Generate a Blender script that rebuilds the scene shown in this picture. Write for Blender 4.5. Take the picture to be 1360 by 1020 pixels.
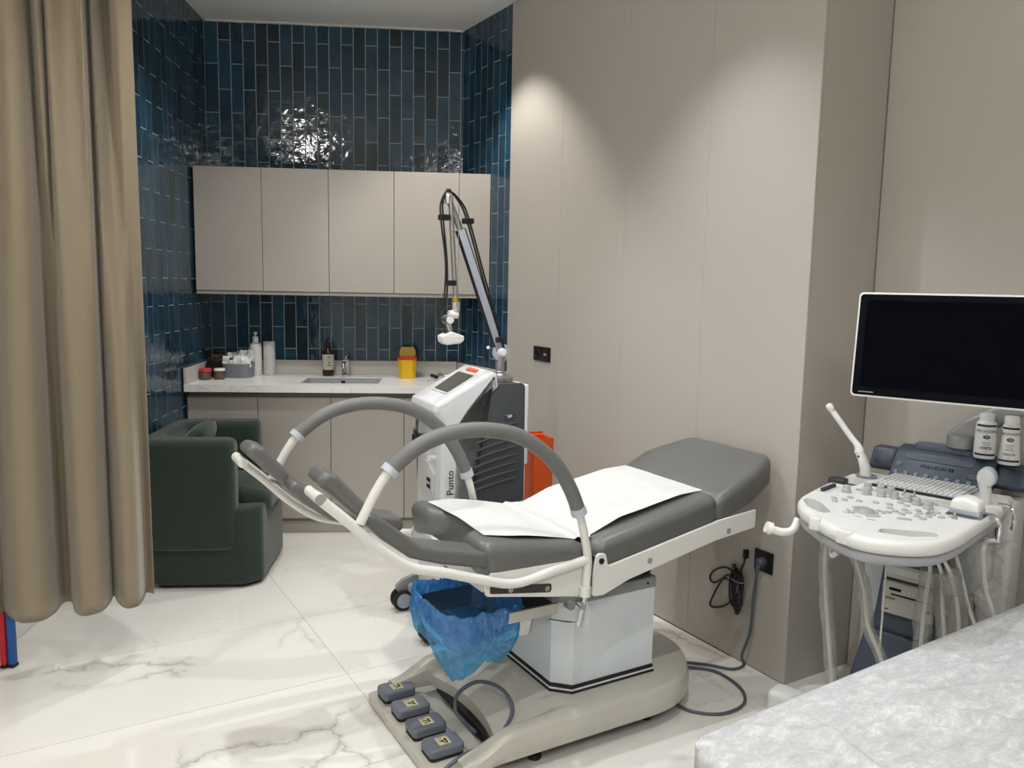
import bpy, bmesh, math, random
from mathutils import Vector, Matrix, noise
R = math.radians
random.seed(7)
for o in list(bpy.data.objects): bpy.data.objects.remove(o)
SC = bpy.context.scene
COL = SC.collection

# ------------------------------------------------------------------ camera, light, exposure
CH = 1.50
pitch, roll = R(7.0), R(1.06)
fwd = Vector((0, math.cos(pitch), -math.sin(pitch)))
up0 = Vector((0, math.sin(pitch), math.cos(pitch)))
rt0 = Vector((1, 0, 0))
rt = rt0*math.cos(roll) + up0*math.sin(roll)
up = up0*math.cos(roll) - rt0*math.sin(roll)
cam = bpy.data.cameras.new('camera'); camo = bpy.data.objects.new('camera', cam); COL.objects.link(camo)
cam.sensor_width = 36.0; cam.lens = 1060/1360*36.0; cam.clip_start = 0.05
m = Matrix((rt, up, -fwd)).transposed().to_4x4(); m.translation = (0, 0, CH)
camo.matrix_world = m
SC.camera = camo
w = bpy.data.worlds.new('world'); SC.world = w; w.use_nodes = True
w.node_tree.nodes['Background'].inputs[0].default_value = (1, .96, .9, 1)
w.node_tree.nodes['Background'].inputs[1].default_value = 0.05
SC.view_settings.view_transform = 'Standard'; SC.view_settings.look = 'None'
SC.view_settings.gamma = 1; SC.view_settings.use_curve_mapping = False
SC.view_settings.exposure = 0.46
ZC = 3.095                                   # ceiling height
SPOT_K = 1.0
# recessed ceiling downlights: x, y, watts, full cone (deg), blend, colour
DOWNLIGHTS = [(-0.30, 4.36, 46, 92, .5, (1, .965, .91)), (0.40, 2.85, 58, 88, .75, (.86, .925, 1)),
              (-1.10, 3.75, 50, 125, .8, (1, .985, .97)), (-0.75, 2.45, 44, 125, .8, (1, .985, .97)),
              (0.25, 1.30, 56, 125, .8, (.97, .98, 1)),
              (0.20, -0.3, 26, 125, .8, (1, .985, .97)), (1.55, 0.35, 26, 125, .8, (.95, .97, 1))]
FILLS = [(0.5, -1.0, 1.2, 0.6, 22), ]      # unseen area lights added as ceiling fill: x, y, size, size, watts
for x, y, a, b_, wt in FILLS:
    l = bpy.data.lights.new('ceiling_fill_light', 'AREA'); l.shape = 'RECTANGLE'; l.size = a; l.size_y = b_; l.energy = wt
    l.color = (1, .97, .92)
    lo = bpy.data.objects.new('ceiling_fill_light', l); COL.objects.link(lo); lo.location = (x, y, ZC-.03)

# ------------------------------------------------------------------ frames of the place
YB, YG = R(4.7), R(30.8)
ub = Vector((math.cos(YB), math.sin(YB), 0)); vb = Vector((-math.sin(YB), math.cos(YB), 0))   # tiled niche
ug = Vector((math.cos(YG), math.sin(YG), 0)); vg = Vector((-math.sin(YG), math.cos(YG), 0))   # floor grid, panelled wall
BC = Vector((1.063, 2.898, 0))               # outer corner of the panelled wall
P0 = BC + 2.76*vg                            # niche corner, back right
LC = P0 - 1.59*ub                            # niche corner, back left
Z3 = Vector((0, 0, 1))

# ------------------------------------------------------------------ materials
def lin(c):
    return tuple(((v/255)/12.92 if v/255 <= .04045 else ((v/255+.055)/1.055)**2.4) for v in c) + (1,)
MATS = {}
class NT:
    def __init__(s, name):
        s.m = bpy.data.materials.new(name); s.m.use_nodes = True; s.t = s.m.node_tree; s.n = s.t.nodes
        s.p = s.n['Principled BSDF']; s.out = s.n['Material Output']; MATS[name] = s.m
    def add(s, typ, **kw):
        n = s.n.new(typ)
        for k, v in kw.items():
            if k in n.bl_rna.properties: setattr(n, k, v)
        return n
    def link(s, a, b): s.t.links.new(a, b)
    def noise(s, vec, scale, detail=3, rough=.5, dist=0):
        n = s.add('ShaderNodeTexNoise'); n.inputs['Scale'].default_value = scale; n.inputs['Detail'].default_value = detail
        n.inputs['Roughness'].default_value = rough; n.inputs['Distortion'].default_value = dist
        if vec: s.link(vec, n.inputs['Vector'])
        return n
    def ramp(s, fac, stops):
        r = s.add('ShaderNodeValToRGB'); cr = r.color_ramp
        while len(cr.elements) < len(stops): cr.elements.new(.5)
        for e, (p, c) in zip(cr.elements, stops): e.position = p; e.color = c if len(c) == 4 else tuple(c)+(1,)
        s.link(fac, r.inputs[0]); return r
    def bump(s, h, strength, dist=.01):
        b = s.add('ShaderNodeBump'); b.inputs['Strength'].default_value = strength; b.inputs['Distance'].default_value = dist
        s.link(h, b.inputs['Height']); s.link(b.outputs[0], s.p.inputs['Normal']); return b
    def coord(s, kind='Object', scale=None, rnd=False):
        tc = s.add('ShaderNodeTexCoord'); v = tc.outputs[kind]
        if rnd:
            oi = s.add('ShaderNodeObjectInfo'); mu = s.add('ShaderNodeMath', operation='MULTIPLY'); mu.inputs[1].default_value = 57.3
            s.link(oi.outputs['Random'], mu.inputs[0]); ad = s.add('ShaderNodeVectorMath', operation='ADD')
            s.link(v, ad.inputs[0]); s.link(mu.outputs[0], ad.inputs[1]); v = ad.outputs[0]
        if scale:
            mp = s.add('ShaderNodeMapping'); mp.inputs['Scale'].default_value = scale; s.link(v, mp.inputs['Vector']); v = mp.outputs[0]
        return v
def simple(name, rgb, rough=.5, metal=0, spec=.5, var=.06, vs=14, coat=0, bump=0, bs=60):
    n = NT(name); p = n.p; c = lin(rgb)
    p.inputs['Roughness'].default_value = rough; p.inputs['Metallic'].default_value = metal
    p.inputs['Specular IOR Level'].default_value = spec; p.inputs['Coat Weight'].default_value = coat
    v = n.coord('Object'); nz = n.noise(v, vs, 3)
    lo = tuple(x*(1-var) for x in c[:3]); hi = tuple(min(1, x*(1+var)) for x in c[:3])
    r = n.ramp(nz.outputs[0], [(.3, lo), (.7, hi)]); n.link(r.outputs[0], p.inputs['Base Color'])
    if bump:
        b = n.noise(v, bs, 4); n.bump(b.outputs[0], bump, .004)
    return n.m
simple('white_metal', (222, 222, 216), .35, spec=.4, var=.02)
simple('white_plastic', (226, 226, 223), .38, var=.02)
simple('bright_white', (228, 228, 225), .4, var=.02)
simple('pale_grey_plastic', (196, 197, 195), .45, var=.03)
simple('cap_grey', (150, 151, 152), .5, var=.03)
simple('lilac_grey', (170, 176, 190), .4, var=.03)
simple('vinyl', (98, 98, 96), .37, var=.05, vs=6, bump=.08, bs=260)
simple('vinyl_dark', (86, 87, 88), .45, var=.05, vs=6, bump=.08, bs=260)
simple('foam_grey', (108, 108, 106), .55, var=.05, vs=9, bump=.06, bs=200)
simple('collar_grey', (186, 190, 196), .45, var=.03)
simple('taupe', (188, 185, 175), .28, var=.03, vs=5, coat=.2)
simple('taupe_dark', (122, 119, 111), .3, var=.04, vs=5, coat=.2)
simple('column_white', (212, 219, 223), .42, var=.02)
simple('rim_grey', (140, 143, 144), .45, var=.03)
simple('steel', (200, 198, 194), .22, 1, var=.05)
simple('brushed_steel', (170, 170, 170), .38, 1, var=.08, vs=30)
simple('chrome', (225, 225, 228), .08, 1, var=.02)
simple('dark_metal', (70, 70, 72), .4, .6, var=.06)
simple('black_plastic', (16, 17, 18), .4, var=.1)
simple('black_rubber', (24, 24, 25), .65, var=.1)
simple('pedal_grey', (104, 110, 120), .5, var=.04)
simple('pedal_sticker', (200, 190, 150), .6, var=.05)
simple('cable_slate', (82, 87, 98), .5, var=.05)
simple('cable_black', (15, 15, 16), .45, var=.1)
simple('laser_dark', (62, 66, 68), .45, var=.04)
simple('laser_white', (214, 215, 217), .35, var=.02, coat=.2)
simple('orange', (222, 84, 20), .4, var=.05)
simple('orange_red', (236, 92, 56), .4, var=.04)
simple('screen_glass', (58, 60, 58), .12, var=.15, vs=8)
simple('boom_paint', (172, 176, 190), .3, .2, var=.03)
simple('cabinet', (176, 170, 162), .42, var=.015, vs=3)
simple('cabinet_edge', (166, 161, 155), .5, var=.02)
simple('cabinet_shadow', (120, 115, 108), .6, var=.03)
simple('splash', (196, 192, 186), .4, var=.04, vs=5)
simple('brown_glass', (46, 28, 14), .12, var=.1)
simple('label_paper', (196, 192, 178), .7, var=.06, vs=25)
simple('yellow_plastic', (222, 178, 18), .4, var=.04)
simple('olive_yellow', (160, 130, 16), .45, var=.04)
simple('red_plastic', (190, 26, 22), .4, var=.05)
simple('pinkish_red', (205, 45, 62), .4, var=.05)
simple('jar_glass', (92, 74, 60), .15, var=.2, vs=40)
simple('cardboard', (98, 68, 44), .75, var=.1)
simple('basket_grey', (120, 124, 132), .5, var=.04)
simple('paper_white', (210, 210, 208), .75, var=.03)
simple('navy_ink', (20, 24, 60), .5, var=.03)
simple('ink', (18, 20, 26), .5, var=.03)
simple('us_white', (216, 216, 213), .4, var=.02)
simple('knob_grey', (168, 169, 168), .5, var=.03)
simple('us_grey', (160, 163, 166), .45, var=.03)
simple('us_light_grey', (196, 197, 195), .5, var=.03)
simple('us_blue', (54, 64, 80), .45, var=.04)
simple('us_blue_dark', (36, 44, 58), .45, var=.05)
simple('us_blue_light', (86, 97, 116), .42, var=.04)
simple('us_arm', (150, 150, 152), .42, .35, var=.05)
simple('us_screen', (4, 6, 12), .3, spec=.03, var=.1)
simple('us_bezel', (8, 10, 16), .45, spec=.06, var=.05)
simple('printer_grey', (178, 176, 170), .5, var=.03)
simple('outlet_black', (13, 14, 16), .3, var=.05)
simple('red_board', (200, 30, 44), .45, var=.05)
simple('blue_board', (28, 92, 168), .45, var=.05)
simple('trim_white', (222, 220, 214), .6, var=.03)
simple('frame_black', (22, 24, 30), .45, var=.05)
simple('yellow_brass', (196, 152, 30), .35, .5, var=.05)
simple('cover_cable', (214, 212, 204), .5, var=.03)

def mk_plaster():
    n = NT('plaster'); v = n.coord('Object'); nz = n.noise(v, 1.5, 3)
    r = n.ramp(nz.outputs[0], [(.3, lin((246, 245, 242))), (.7, lin((250, 249, 246)))])
    n.link(r.outputs[0], n.p.inputs['Base Color']); n.p.inputs['Roughness'].default_value = .8
    b = n.noise(v, 90, 3); n.bump(b.outputs[0], .04, .003)
mk_plaster()
def mk_panel():
    n = NT('wall_panel'); v = n.coord('Object', (160, 160, 3.5)); nz = n.noise(v, 1.0, 4, .6)
    r = n.ramp(nz.outputs[0], [(.3, lin((180, 174, 165))), (.7, lin((183, 177, 168)))])
    n.link(r.outputs[0], n.p.inputs['Base Color']); n.p.inputs['Roughness'].default_value = .6
    n.p.inputs['Specular IOR Level'].default_value = .3
    n.bump(nz.outputs[0], .02, .001)
mk_panel()
def mk_tile():
    n = NT('glazed_tile'); p = n.p; v = n.coord('Object', None, True)
    oi = n.add('ShaderNodeObjectInfo')
    base = n.ramp(oi.outputs['Random'], [(0, lin((36, 52, 61))), (.2, lin((36, 62, 78))), (.5, lin((30, 64, 88))), (.75, lin((48, 74, 88))), (1, lin((40, 80, 104)))])
    nz = n.noise(v, 11, 4, .6, .6)
    mul = n.add('ShaderNodeMix', data_type='RGBA', blend_type='MULTIPLY'); mul.inputs[0].default_value = .85
    rr = n.ramp(nz.outputs[0], [(.25, (.45, .5, .55)), (.55, (1, 1, 1)), (.8, (1.3, 1.25, 1.15))])
    n.link(base.outputs[0], mul.inputs[6]); n.link(rr.outputs[0], mul.inputs[7]); n.link(mul.outputs[2], p.inputs['Base Color'])
    p.inputs['Roughness'].default_value = .07; p.inputs['Specular IOR Level'].default_value = .55
    w1 = n.noise(v, 9, 2, .5); w2 = n.noise(v, 34, 2, .5)
    ad = n.add('ShaderNodeMath', operation='MULTIPLY_ADD'); ad.inputs[1].default_value = .22
    n.link(w2.outputs[0], ad.inputs[0]); n.link(w1.outputs[0], ad.inputs[2])
    n.bump(ad.outputs[0], .42, .010)
mk_tile()
simple('grout', (160, 176, 182), .7, var=.08, vs=30)
def mk_marble(name, scale, tint, rough, veins=1.0):
    n = NT(name); p = n.p; v = n.coord('Object', (scale, scale, scale), True)
    d = n.noise(v, 1.3, 6, .62)
    mx = n.add('ShaderNodeMix', data_type='RGBA', blend_type='LINEAR_LIGHT'); mx.inputs[0].default_value = .34
    n.link(v, mx.inputs[6]); n.link(d.outputs['Color'], mx.inputs[7])
    vo = n.add('ShaderNodeTexVoronoi', feature='DISTANCE_TO_EDGE'); vo.inputs['Scale'].default_value = .95
    n.link(mx.outputs[2], vo.inputs['Vector'])
    wd = n.noise(v, .8, 2, .5)                                     # vein width mask
    wr = n.ramp(wd.outputs[0], [(.50, (0, 0, 0)), (.60, (1, 1, 1))])
    vr = n.ramp(vo.outputs['Distance'], [(0, (1, 1, 1)), (.004, (.7, .7, .7)), (.010, (.3, .3, .3)), (.026, (.12, .12, .12)), (.03, (0, 0, 0))])
    mu = n.add('ShaderNodeMath', operation='MULTIPLY'); n.link(wr.outputs[0], mu.inputs[0]); n.link(vr.outputs[0], mu.inputs[1])
    vo2 = n.add('ShaderNodeTexVoronoi', feature='DISTANCE_TO_EDGE'); vo2.inputs['Scale'].default_value = 2.4
    n.link(mx.outputs[2], vo2.inputs['Vector'])
    vr2 = n.ramp(vo2.outputs['Distance'], [(0, (.55, .55, .55)), (.012, (0, 0, 0))])
    wd2 = n.noise(v, 1.7, 2); wr2 = n.ramp(wd2.outputs[0], [(.52, (0, 0, 0)), (.66, (1, 1, 1))])
    mu2 = n.add('ShaderNodeMath', operation='MULTIPLY'); n.link(wr2.outputs[0], mu2.inputs[0]); n.link(vr2.outputs[0], mu2.inputs[1])
    mxv = n.add('ShaderNodeMath', operation='MAXIMUM'); n.link(mu.outputs[0], mxv.inputs[0]); n.link(mu2.outputs[0], mxv.inputs[1])
    sc = n.add('ShaderNodeMath', operation='MULTIPLY'); sc.inputs[1].default_value = .52*veins; n.link(mxv.outputs[0], sc.inputs[0])
    cl = n.noise(v, .9, 4); base = n.ramp(cl.outputs[0], [(.35, lin(tuple(c-8 for c in tint))), (.65, lin(tint))])
    col = n.add('ShaderNodeMix', data_type='RGBA'); n.link(sc.outputs[0], col.inputs[0]); n.link(base.outputs[0], col.inputs[6])
    col.inputs[7].default_value = lin((128, 124, 116)); n.link(col.outputs[2], p.inputs['Base Color'])
    p.inputs['Roughness'].default_value = rough
mk_marble('floor_marble', 1.25, (236, 234, 227), .16)
mk_marble('counter_marble', 5.0, (246, 245, 242), .2, .7)
simple('floor_grout', (176, 172, 162), .7, var=.04)
def mk_fabric(name, rgb, sc, rough, sheen, var=.12, bump=.12):
    n = NT(name); v = n.coord('Object', sc); nz = n.noise(v, 1, 4, .65); c = lin(rgb)
    r = n.ramp(nz.outputs[0], [(.3, tuple(x*(1-var) for x in c[:3])), (.7, tuple(x*(1+var) for x in c[:3]))])
    n.link(r.outputs[0], n.p.inputs['Base Color']); n.p.inputs['Roughness'].default_value = rough
    n.p.inputs['Sheen Weight'].default_value = sheen; n.p.inputs['Specular IOR Level'].default_value = .25
    n.bump(nz.outputs[0], bump, .003)
mk_fabric('curtain_cloth', (138, 126, 106), (420, 420, 420), .6, .3, .06)
mk_fabric('green_cloth', (42, 54, 47), (150, 150, 150), .9, .25, .25)
def mk_nonwoven():
    n = NT('nonwoven'); v = n.coord('Object'); v2 = n.coord('Object', (16, 34, 16))
    a = n.noise(v2, 1.2, 7, .72, .4); b = n.noise(v, 110, 5, .75, .5)
    ad = n.add('ShaderNodeMath', operation='MULTIPLY_ADD'); ad.inputs[1].default_value = .6
    n.link(b.outputs[0], ad.inputs[0]); n.link(a.outputs[0], ad.inputs[2])
    r = n.ramp(ad.outputs[0], [(.58, lin((168, 169, 171))), (.82, lin((187, 188, 189))), (1.02, lin((212, 212, 212)))])
    n.link(r.outputs[0], n.p.inputs['Base Color']); n.p.inputs['Roughness'].default_value = .85; n.p.inputs['Specular IOR Level'].default_value = .2
    n.bump(ad.outputs[0], .2, .003)
mk_nonwoven()
def mk_film(name, rgb, alpha, rough=.2, gloss=.2):
    n = NT(name); n.n.remove(n.p)
    tr = n.add('ShaderNodeBsdfTransparent'); tr.inputs[0].default_value = tuple(.5+.5*x for x in lin(rgb)[:3])+(1,) if alpha < .5 else lin(rgb)
    df = n.add('ShaderNodeBsdfDiffuse'); df.inputs[0].default_value = lin(rgb)
    tl = n.add('ShaderNodeBsdfTranslucent'); tl.inputs[0].default_value = lin(rgb)
    gl = n.add('ShaderNodeBsdfGlossy'); gl.inputs['Roughness'].default_value = rough
    v = n.coord('Object'); nz = n.noise(v, 26, 4, .6, 1.0); bp = n.add('ShaderNodeBump'); bp.inputs['Strength'].default_value = .8; bp.inputs['Distance'].default_value = .02
    n.link(nz.outputs[0], bp.inputs['Height'])
    for s_ in (df, gl, tl): n.link(bp.outputs[0], s_.inputs['Normal'])
    a = n.add('ShaderNodeMixShader'); a.inputs[0].default_value = .45; n.link(df.outputs[0], a.inputs[1]); n.link(tl.outputs[0], a.inputs[2])
    b = n.add('ShaderNodeMixShader'); b.inputs[0].default_value = gloss; n.link(a.outputs[0], b.inputs[1]); n.link(gl.outputs[0], b.inputs[2])
    rr = n.ramp(nz.outputs[0], [(.3, (alpha*.7,)*3), (.75, (min(1, alpha*1.3),)*3)])
    c = n.add('ShaderNodeMixShader'); n.link(rr.outputs[0], c.inputs[0]); n.link(tr.outputs[0], c.inputs[1]); n.link(b.outputs[0], c.inputs[2])
    n.link(c.outputs[0], n.out.inputs[0])
mk_film('blue_film', (92, 182, 238), .5, .12, .18)
mk_film('clear_film', (226, 226, 222), .3, .15, .3)
mk_film('frosted_film', (226, 226, 224), .62, .3, .2)
def mk_emit(name, rgb, st):
    n = NT(name); n.p.inputs['Emission Color'].default_value = lin(rgb); n.p.inputs['Emission Strength'].default_value = st
mk_emit('lamp_glow', (255, 246, 230), 25)
mk_emit('added_globe_glow', (255, 252, 247), 75)

# ------------------------------------------------------------------ mesh helpers
class MB:
    def __init__(s): s.v = []; s.f = []
    def addm(s, vs, fs):
        k = len(s.v); s.v += [tuple(x) for x in vs]; s.f += [tuple(i+k for i in f) for f in fs]; return s
    def box(s, x0, x1, y0, y1, z0, z1, r=0, seg=2, M=None):
        bm = bmesh.new(); bmesh.ops.create_cube(bm, size=1)
        for v in bm.verts: v.co = Vector(((x0+x1)/2+v.co.x*(x1-x0), (y0+y1)/2+v.co.y*(y1-y0), (z0+z1)/2+v.co.z*(z1-z0)))
        if r: bmesh.ops.bevel(bm, geom=bm.edges[:], offset=r, segments=seg, profile=.5, affect='EDGES')
        bm.verts.index_update(); vs = [v.co.copy() for v in bm.verts]; fs = [[v.index for v in f.verts] for f in bm.faces]; bm.free()
        if M: vs = [M @ v for v in vs]
        return s.addm(vs, fs)
    def tube(s, pts, r, n=12, closed=False, caps=True):
        pts = [Vector(p) for p in pts]; N = len(pts); rs = r if isinstance(r, (list, tuple)) else [r]*N
        vs = []; t0 = None; nrm = None
        for i, p in enumerate(pts):
            if closed: t = pts[(i+1) % N]-pts[i-1]
            else: t = pts[min(i+1, N-1)]-pts[max(i-1, 0)]
            t.normalize()
            if nrm is None:
                a = Vector((0, 0, 1)) if abs(t.z) < .9 else Vector((1, 0, 0)); nrm = t.cross(a).normalized()
            else:
                q = t0.rotation_difference(t); nrm = (q @ nrm); nrm = (nrm - t*nrm.dot(t)).normalized()
            t0 = t.copy(); bn = t.cross(nrm)
            for k in range(n):
                an = 2*math.pi*k/n; vs.append(p+(nrm*math.cos(an)+bn*math.sin(an))*rs[i])
        fs = []
        for i in range(N if closed else N-1):
            for k in range(n):
                a = i*n+k; b = i*n+(k+1) % n; j = (i+1) % N; fs.append((a, b, j*n+(k+1) % n, j*n+k))
        if caps and not closed: fs.append(tuple(range(n))[::-1]); fs.append(tuple(range((N-1)*n, N*n)))
        return s.addm(vs, fs)
    def cyl(s, p0, p1, r0, r1=None, n=20): return s.tube([p0, p1], [r0, r0 if r1 is None else r1], n)
    def lathe(s, prof, c=(0, 0, 0), n=24, M=None, sx=1, sy=1):
        vs = []; fs = []; P = len(prof)
        for r, z in prof:
            for k in range(n):
                a = 2*math.pi*k/n; vs.append(Vector((r*math.cos(a)*sx, r*math.sin(a)*sy, z)))
        for i in range(P-1):
            for k in range(n): fs.append((i*n+k, i*n+(k+1) % n, (i+1)*n+(k+1) % n, (i+1)*n+k))
        if prof[0][0] > 1e-5: fs.append(tuple(range(n))[::-1])
        if prof[-1][0] > 1e-5: fs.append(tuple(range((P-1)*n, P*n)))
        if M: vs = [M @ v for v in vs]
        c = Vector(c); return s.addm([v+c for v in vs], fs)
    def pad(s, poly, h0, h1, r=.004, seg=2, mp=None, crown=0, r0=None):
        """solid of a 2-D outline between two heights with rounded rims; mp maps (a, b, h)"""
        A = sum(poly[i-1][0]*poly[i][1]-poly[i][0]*poly[i-1][1] for i in range(len(poly)))
        if A < 0: poly = poly[::-1]
        N = len(poly); nor = []
        for i in range(N):
            a = Vector(poly[i-1]); b = Vector(poly[i]); c = Vector(poly[(i+1) % N])
            e1 = (b-a); e2 = (c-b); n1 = Vector((e1.y, -e1.x)); n2 = Vector((e2.y, -e2.x))
            if n1.length: n1.normalize()
            if n2.length: n2.normalize()
            q = n1+n2; L = q.length
            q = q/L if L > 1e-6 else n1
            nor.append(q/max(.35, q.dot(n1)))
        r0 = r if r0 is None else r0
        rings = []
        for k in range(seg+1):
            t = k/seg*math.pi/2; rings.append((r0*(1-math.sin(t)), h0+r0*(1-math.cos(t))))
        for k in range(seg+1):
            t = k/seg*math.pi/2; rings.append((r*(1-math.cos(t)), h1-crown-r*(1-math.sin(t))))
        if crown:
            w_ = min(max(p[0] for p in poly)-min(p[0] for p in poly), max(p[1] for p in poly)-min(p[1] for p in poly))/2
            for f in (.3, .6): rings.append((r+(w_-r)*f*.8, h1-crown+crown*math.sin(f*math.pi/2)))
        vs = []
        for ins, h in rings:
            for p, q in zip(poly, nor):
                a, b = p[0]-q.x*ins, p[1]-q.y*ins
                vs.append(Vector(mp(a, b, h)) if mp else Vector((a, b, h)))
        fs = []
        for i in range(len(rings)-1):
            for k in range(N): fs.append((i*N+k, i*N+(k+1) % N, (i+1)*N+(k+1) % N, (i+1)*N+k))
        fs.append(tuple(range(N))[::-1]); fs.append(tuple(range((len(rings)-1)*N, len(rings)*N)))
        return s.addm(vs, fs)
    def grid(s, fn, nu, nv, closeu=False):
        vs = [Vector(fn(i/(nu if closeu else nu-1), j/(nv-1))) for i in range(nu) for j in range(nv)]; fs = []
        for i in range(nu if closeu else nu-1):
            for j in range(nv-1):
                i2 = (i+1) % nu; fs.append((i*nv+j, i2*nv+j, i2*nv+j+1, i*nv+j+1))
        return s.addm(vs, fs)
    def xf(s, M): s.v = [tuple(M @ Vector(v)) for v in s.v]; return s
    def warp(s, fn): s.v = [tuple(fn(*v)) for v in s.v]; return s
    def mesh(s, name, mat, angle=35, fix=True):
        me = bpy.data.meshes.new(name); me.from_pydata(s.v, [], s.f)
        if fix:
            bm = bmesh.new(); bm.from_mesh(me); bmesh.ops.recalc_face_normals(bm, faces=bm.faces[:]); bm.to_mesh(me); bm.free()
        me.polygons.foreach_set('use_smooth', [True]*len(me.polygons)); me.set_sharp_from_angle(angle=R(angle))
        me.materials.append(MATS[mat]); me.update(); return me
    def build(s, name, mat, parent=None, angle=35, loc=None, rot=None, fix=True):
        return link(name, s.mesh(name, mat, angle, fix), parent, loc, rot)
def link(name, me, parent=None, loc=None, rot=None):
    o = bpy.data.objects.new(name, me); COL.objects.link(o)
    if parent: o.parent = parent
    if loc is not None: o.location = loc
    if rot is not None: o.rotation_euler = rot
    return o
def tag(o, label, cat, group=None):
    o['label'] = label; o['category'] = cat
    if group: o['group'] = group
    return o
def struct(o): o['kind'] = 'structure'; return o
def thing(name, label, cat, loc=(0, 0, 0), rz=0, group=None):
    o = bpy.data.objects.new(name, None); COL.objects.link(o); o.location = loc; o.rotation_euler = (0, 0, rz); o.empty_display_size = .1
    return tag(o, label, cat, group)
def rpoly(pts, rad, seg=5):
    """round the corners of a polygon"""
    out = []; N = len(pts); rad = rad if isinstance(rad, (list, tuple)) else [rad]*N
    for i in range(N):
        a = Vector(pts[i-1]); b = Vector(pts[i]); c = Vector(pts[(i+1) % N])
        if rad[i] <= 0: out.append((b.x, b.y)); continue
        d1 = (a-b); d2 = (c-b); l1 = d1.length; l2 = d2.length; d1.normalize(); d2.normalize()
        an = math.acos(max(-1, min(1, d1.dot(d2))))
        if an > math.pi-.05: out.append((b.x, b.y)); continue
        t = min(rad[i]/math.tan(an/2), l1*.48, l2*.48); r = t*math.tan(an/2)
        cen = b+(d1+d2).normalized()*(r/math.sin(an/2)); s0 = b+d1*t-cen; s1 = b+d2*t-cen
        a0 = math.atan2(s0.y, s0.x); a1 = math.atan2(s1.y, s1.x); da = (a1-a0+math.pi) % (2*math.pi)-math.pi
        for k in range(seg+1):
            q = a0+da*k/seg; out.append((cen.x+r*math.cos(q), cen.y+r*math.sin(q)))
    return out
def spline(pts, n=8, closed=False):
    P = [Vector(p) for p in pts]; out = []; N = len(P)
    for i in range(N if closed else N-1):
        if closed: a, b, c, d = P[i-1], P[i], P[(i+1) % N], P[(i+2) % N]
        else: a, b, c, d = P[max(i-1, 0)], P[i], P[i+1], P[min(i+2, N-1)]
        for k in range(n):
            t = k/n; out.append(.5*((2*b)+(c-a)*t+(2*a-5*b+4*c-d)*t*t+(3*b-a-3*c+d)*t**3))
    if not closed: out.append(P[-1])
    return out
def text(body, size, M, mat, parent, name='lettering', ext=.0004, align='CENTER', sx=1):
    cu = bpy.data.curves.new(name, 'FONT'); cu.body = body; cu.size = size; cu.extrude = ext; cu.align_x = align; cu.align_y = 'CENTER'; cu.resolution_u = 2
    t = bpy.data.objects.new(name, cu); COL.objects.link(t)
    dg = bpy.context.evaluated_depsgraph_get(); me = bpy.data.meshes.new_from_object(t.evaluated_get(dg))
    bpy.data.objects.remove(t)
    me.transform(M @ Matrix.Diagonal((sx, 1, 1, 1))); me.materials.clear(); me.materials.append(MATS[mat]); me.name = name
    return link(name, me, parent)
def fr(x, y, z=None, o=(0, 0, 0)):
    """4x4 from axes (x, y[, z]) and an origin"""
    x = Vector(x).normalized(); y = Vector(y); y = (y-x*y.dot(x)).normalized(); z = x.cross(y)
    m_ = Matrix((x, y, z)).transposed().to_4x4(); m_.translation = Vector(o); return m_
def copy_tree(o, parent=None):
    c = o.copy(); COL.objects.link(c); c.parent = parent
    for ch in list(o.children): copy_tree(ch, c)
    return c

# ================================================================== THE SETTING
def wall_slab(name, a, b, out, thick, z0, z1, mat):
    """slab whose visible face runs a-b (world xy) and faces 'out'"""
    a = Vector(a[:2]+(0,)) if isinstance(a, tuple) else a.copy(); b = Vector(b[:2]+(0,)) if isinstance(b, tuple) else b.copy()
    q = [a, b, b-out*thick, a-out*thick]; mb = MB()
    mb.addm([v+Z3*z0 for v in q]+[v+Z3*z1 for v in q], [(0, 1, 2, 3), (4, 5, 6, 7), (0, 1, 5, 4), (1, 2, 6, 5), (2, 3, 7, 6), (3, 0, 4, 7)])
    return struct(mb.build(name, mat))
RW = 2.767                                        # alcove wall offset along ug
AC = BC + ug*.37                                  # inner corner of the alcove
LP = LC - ub*.27                                  # plain left wall plane
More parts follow.
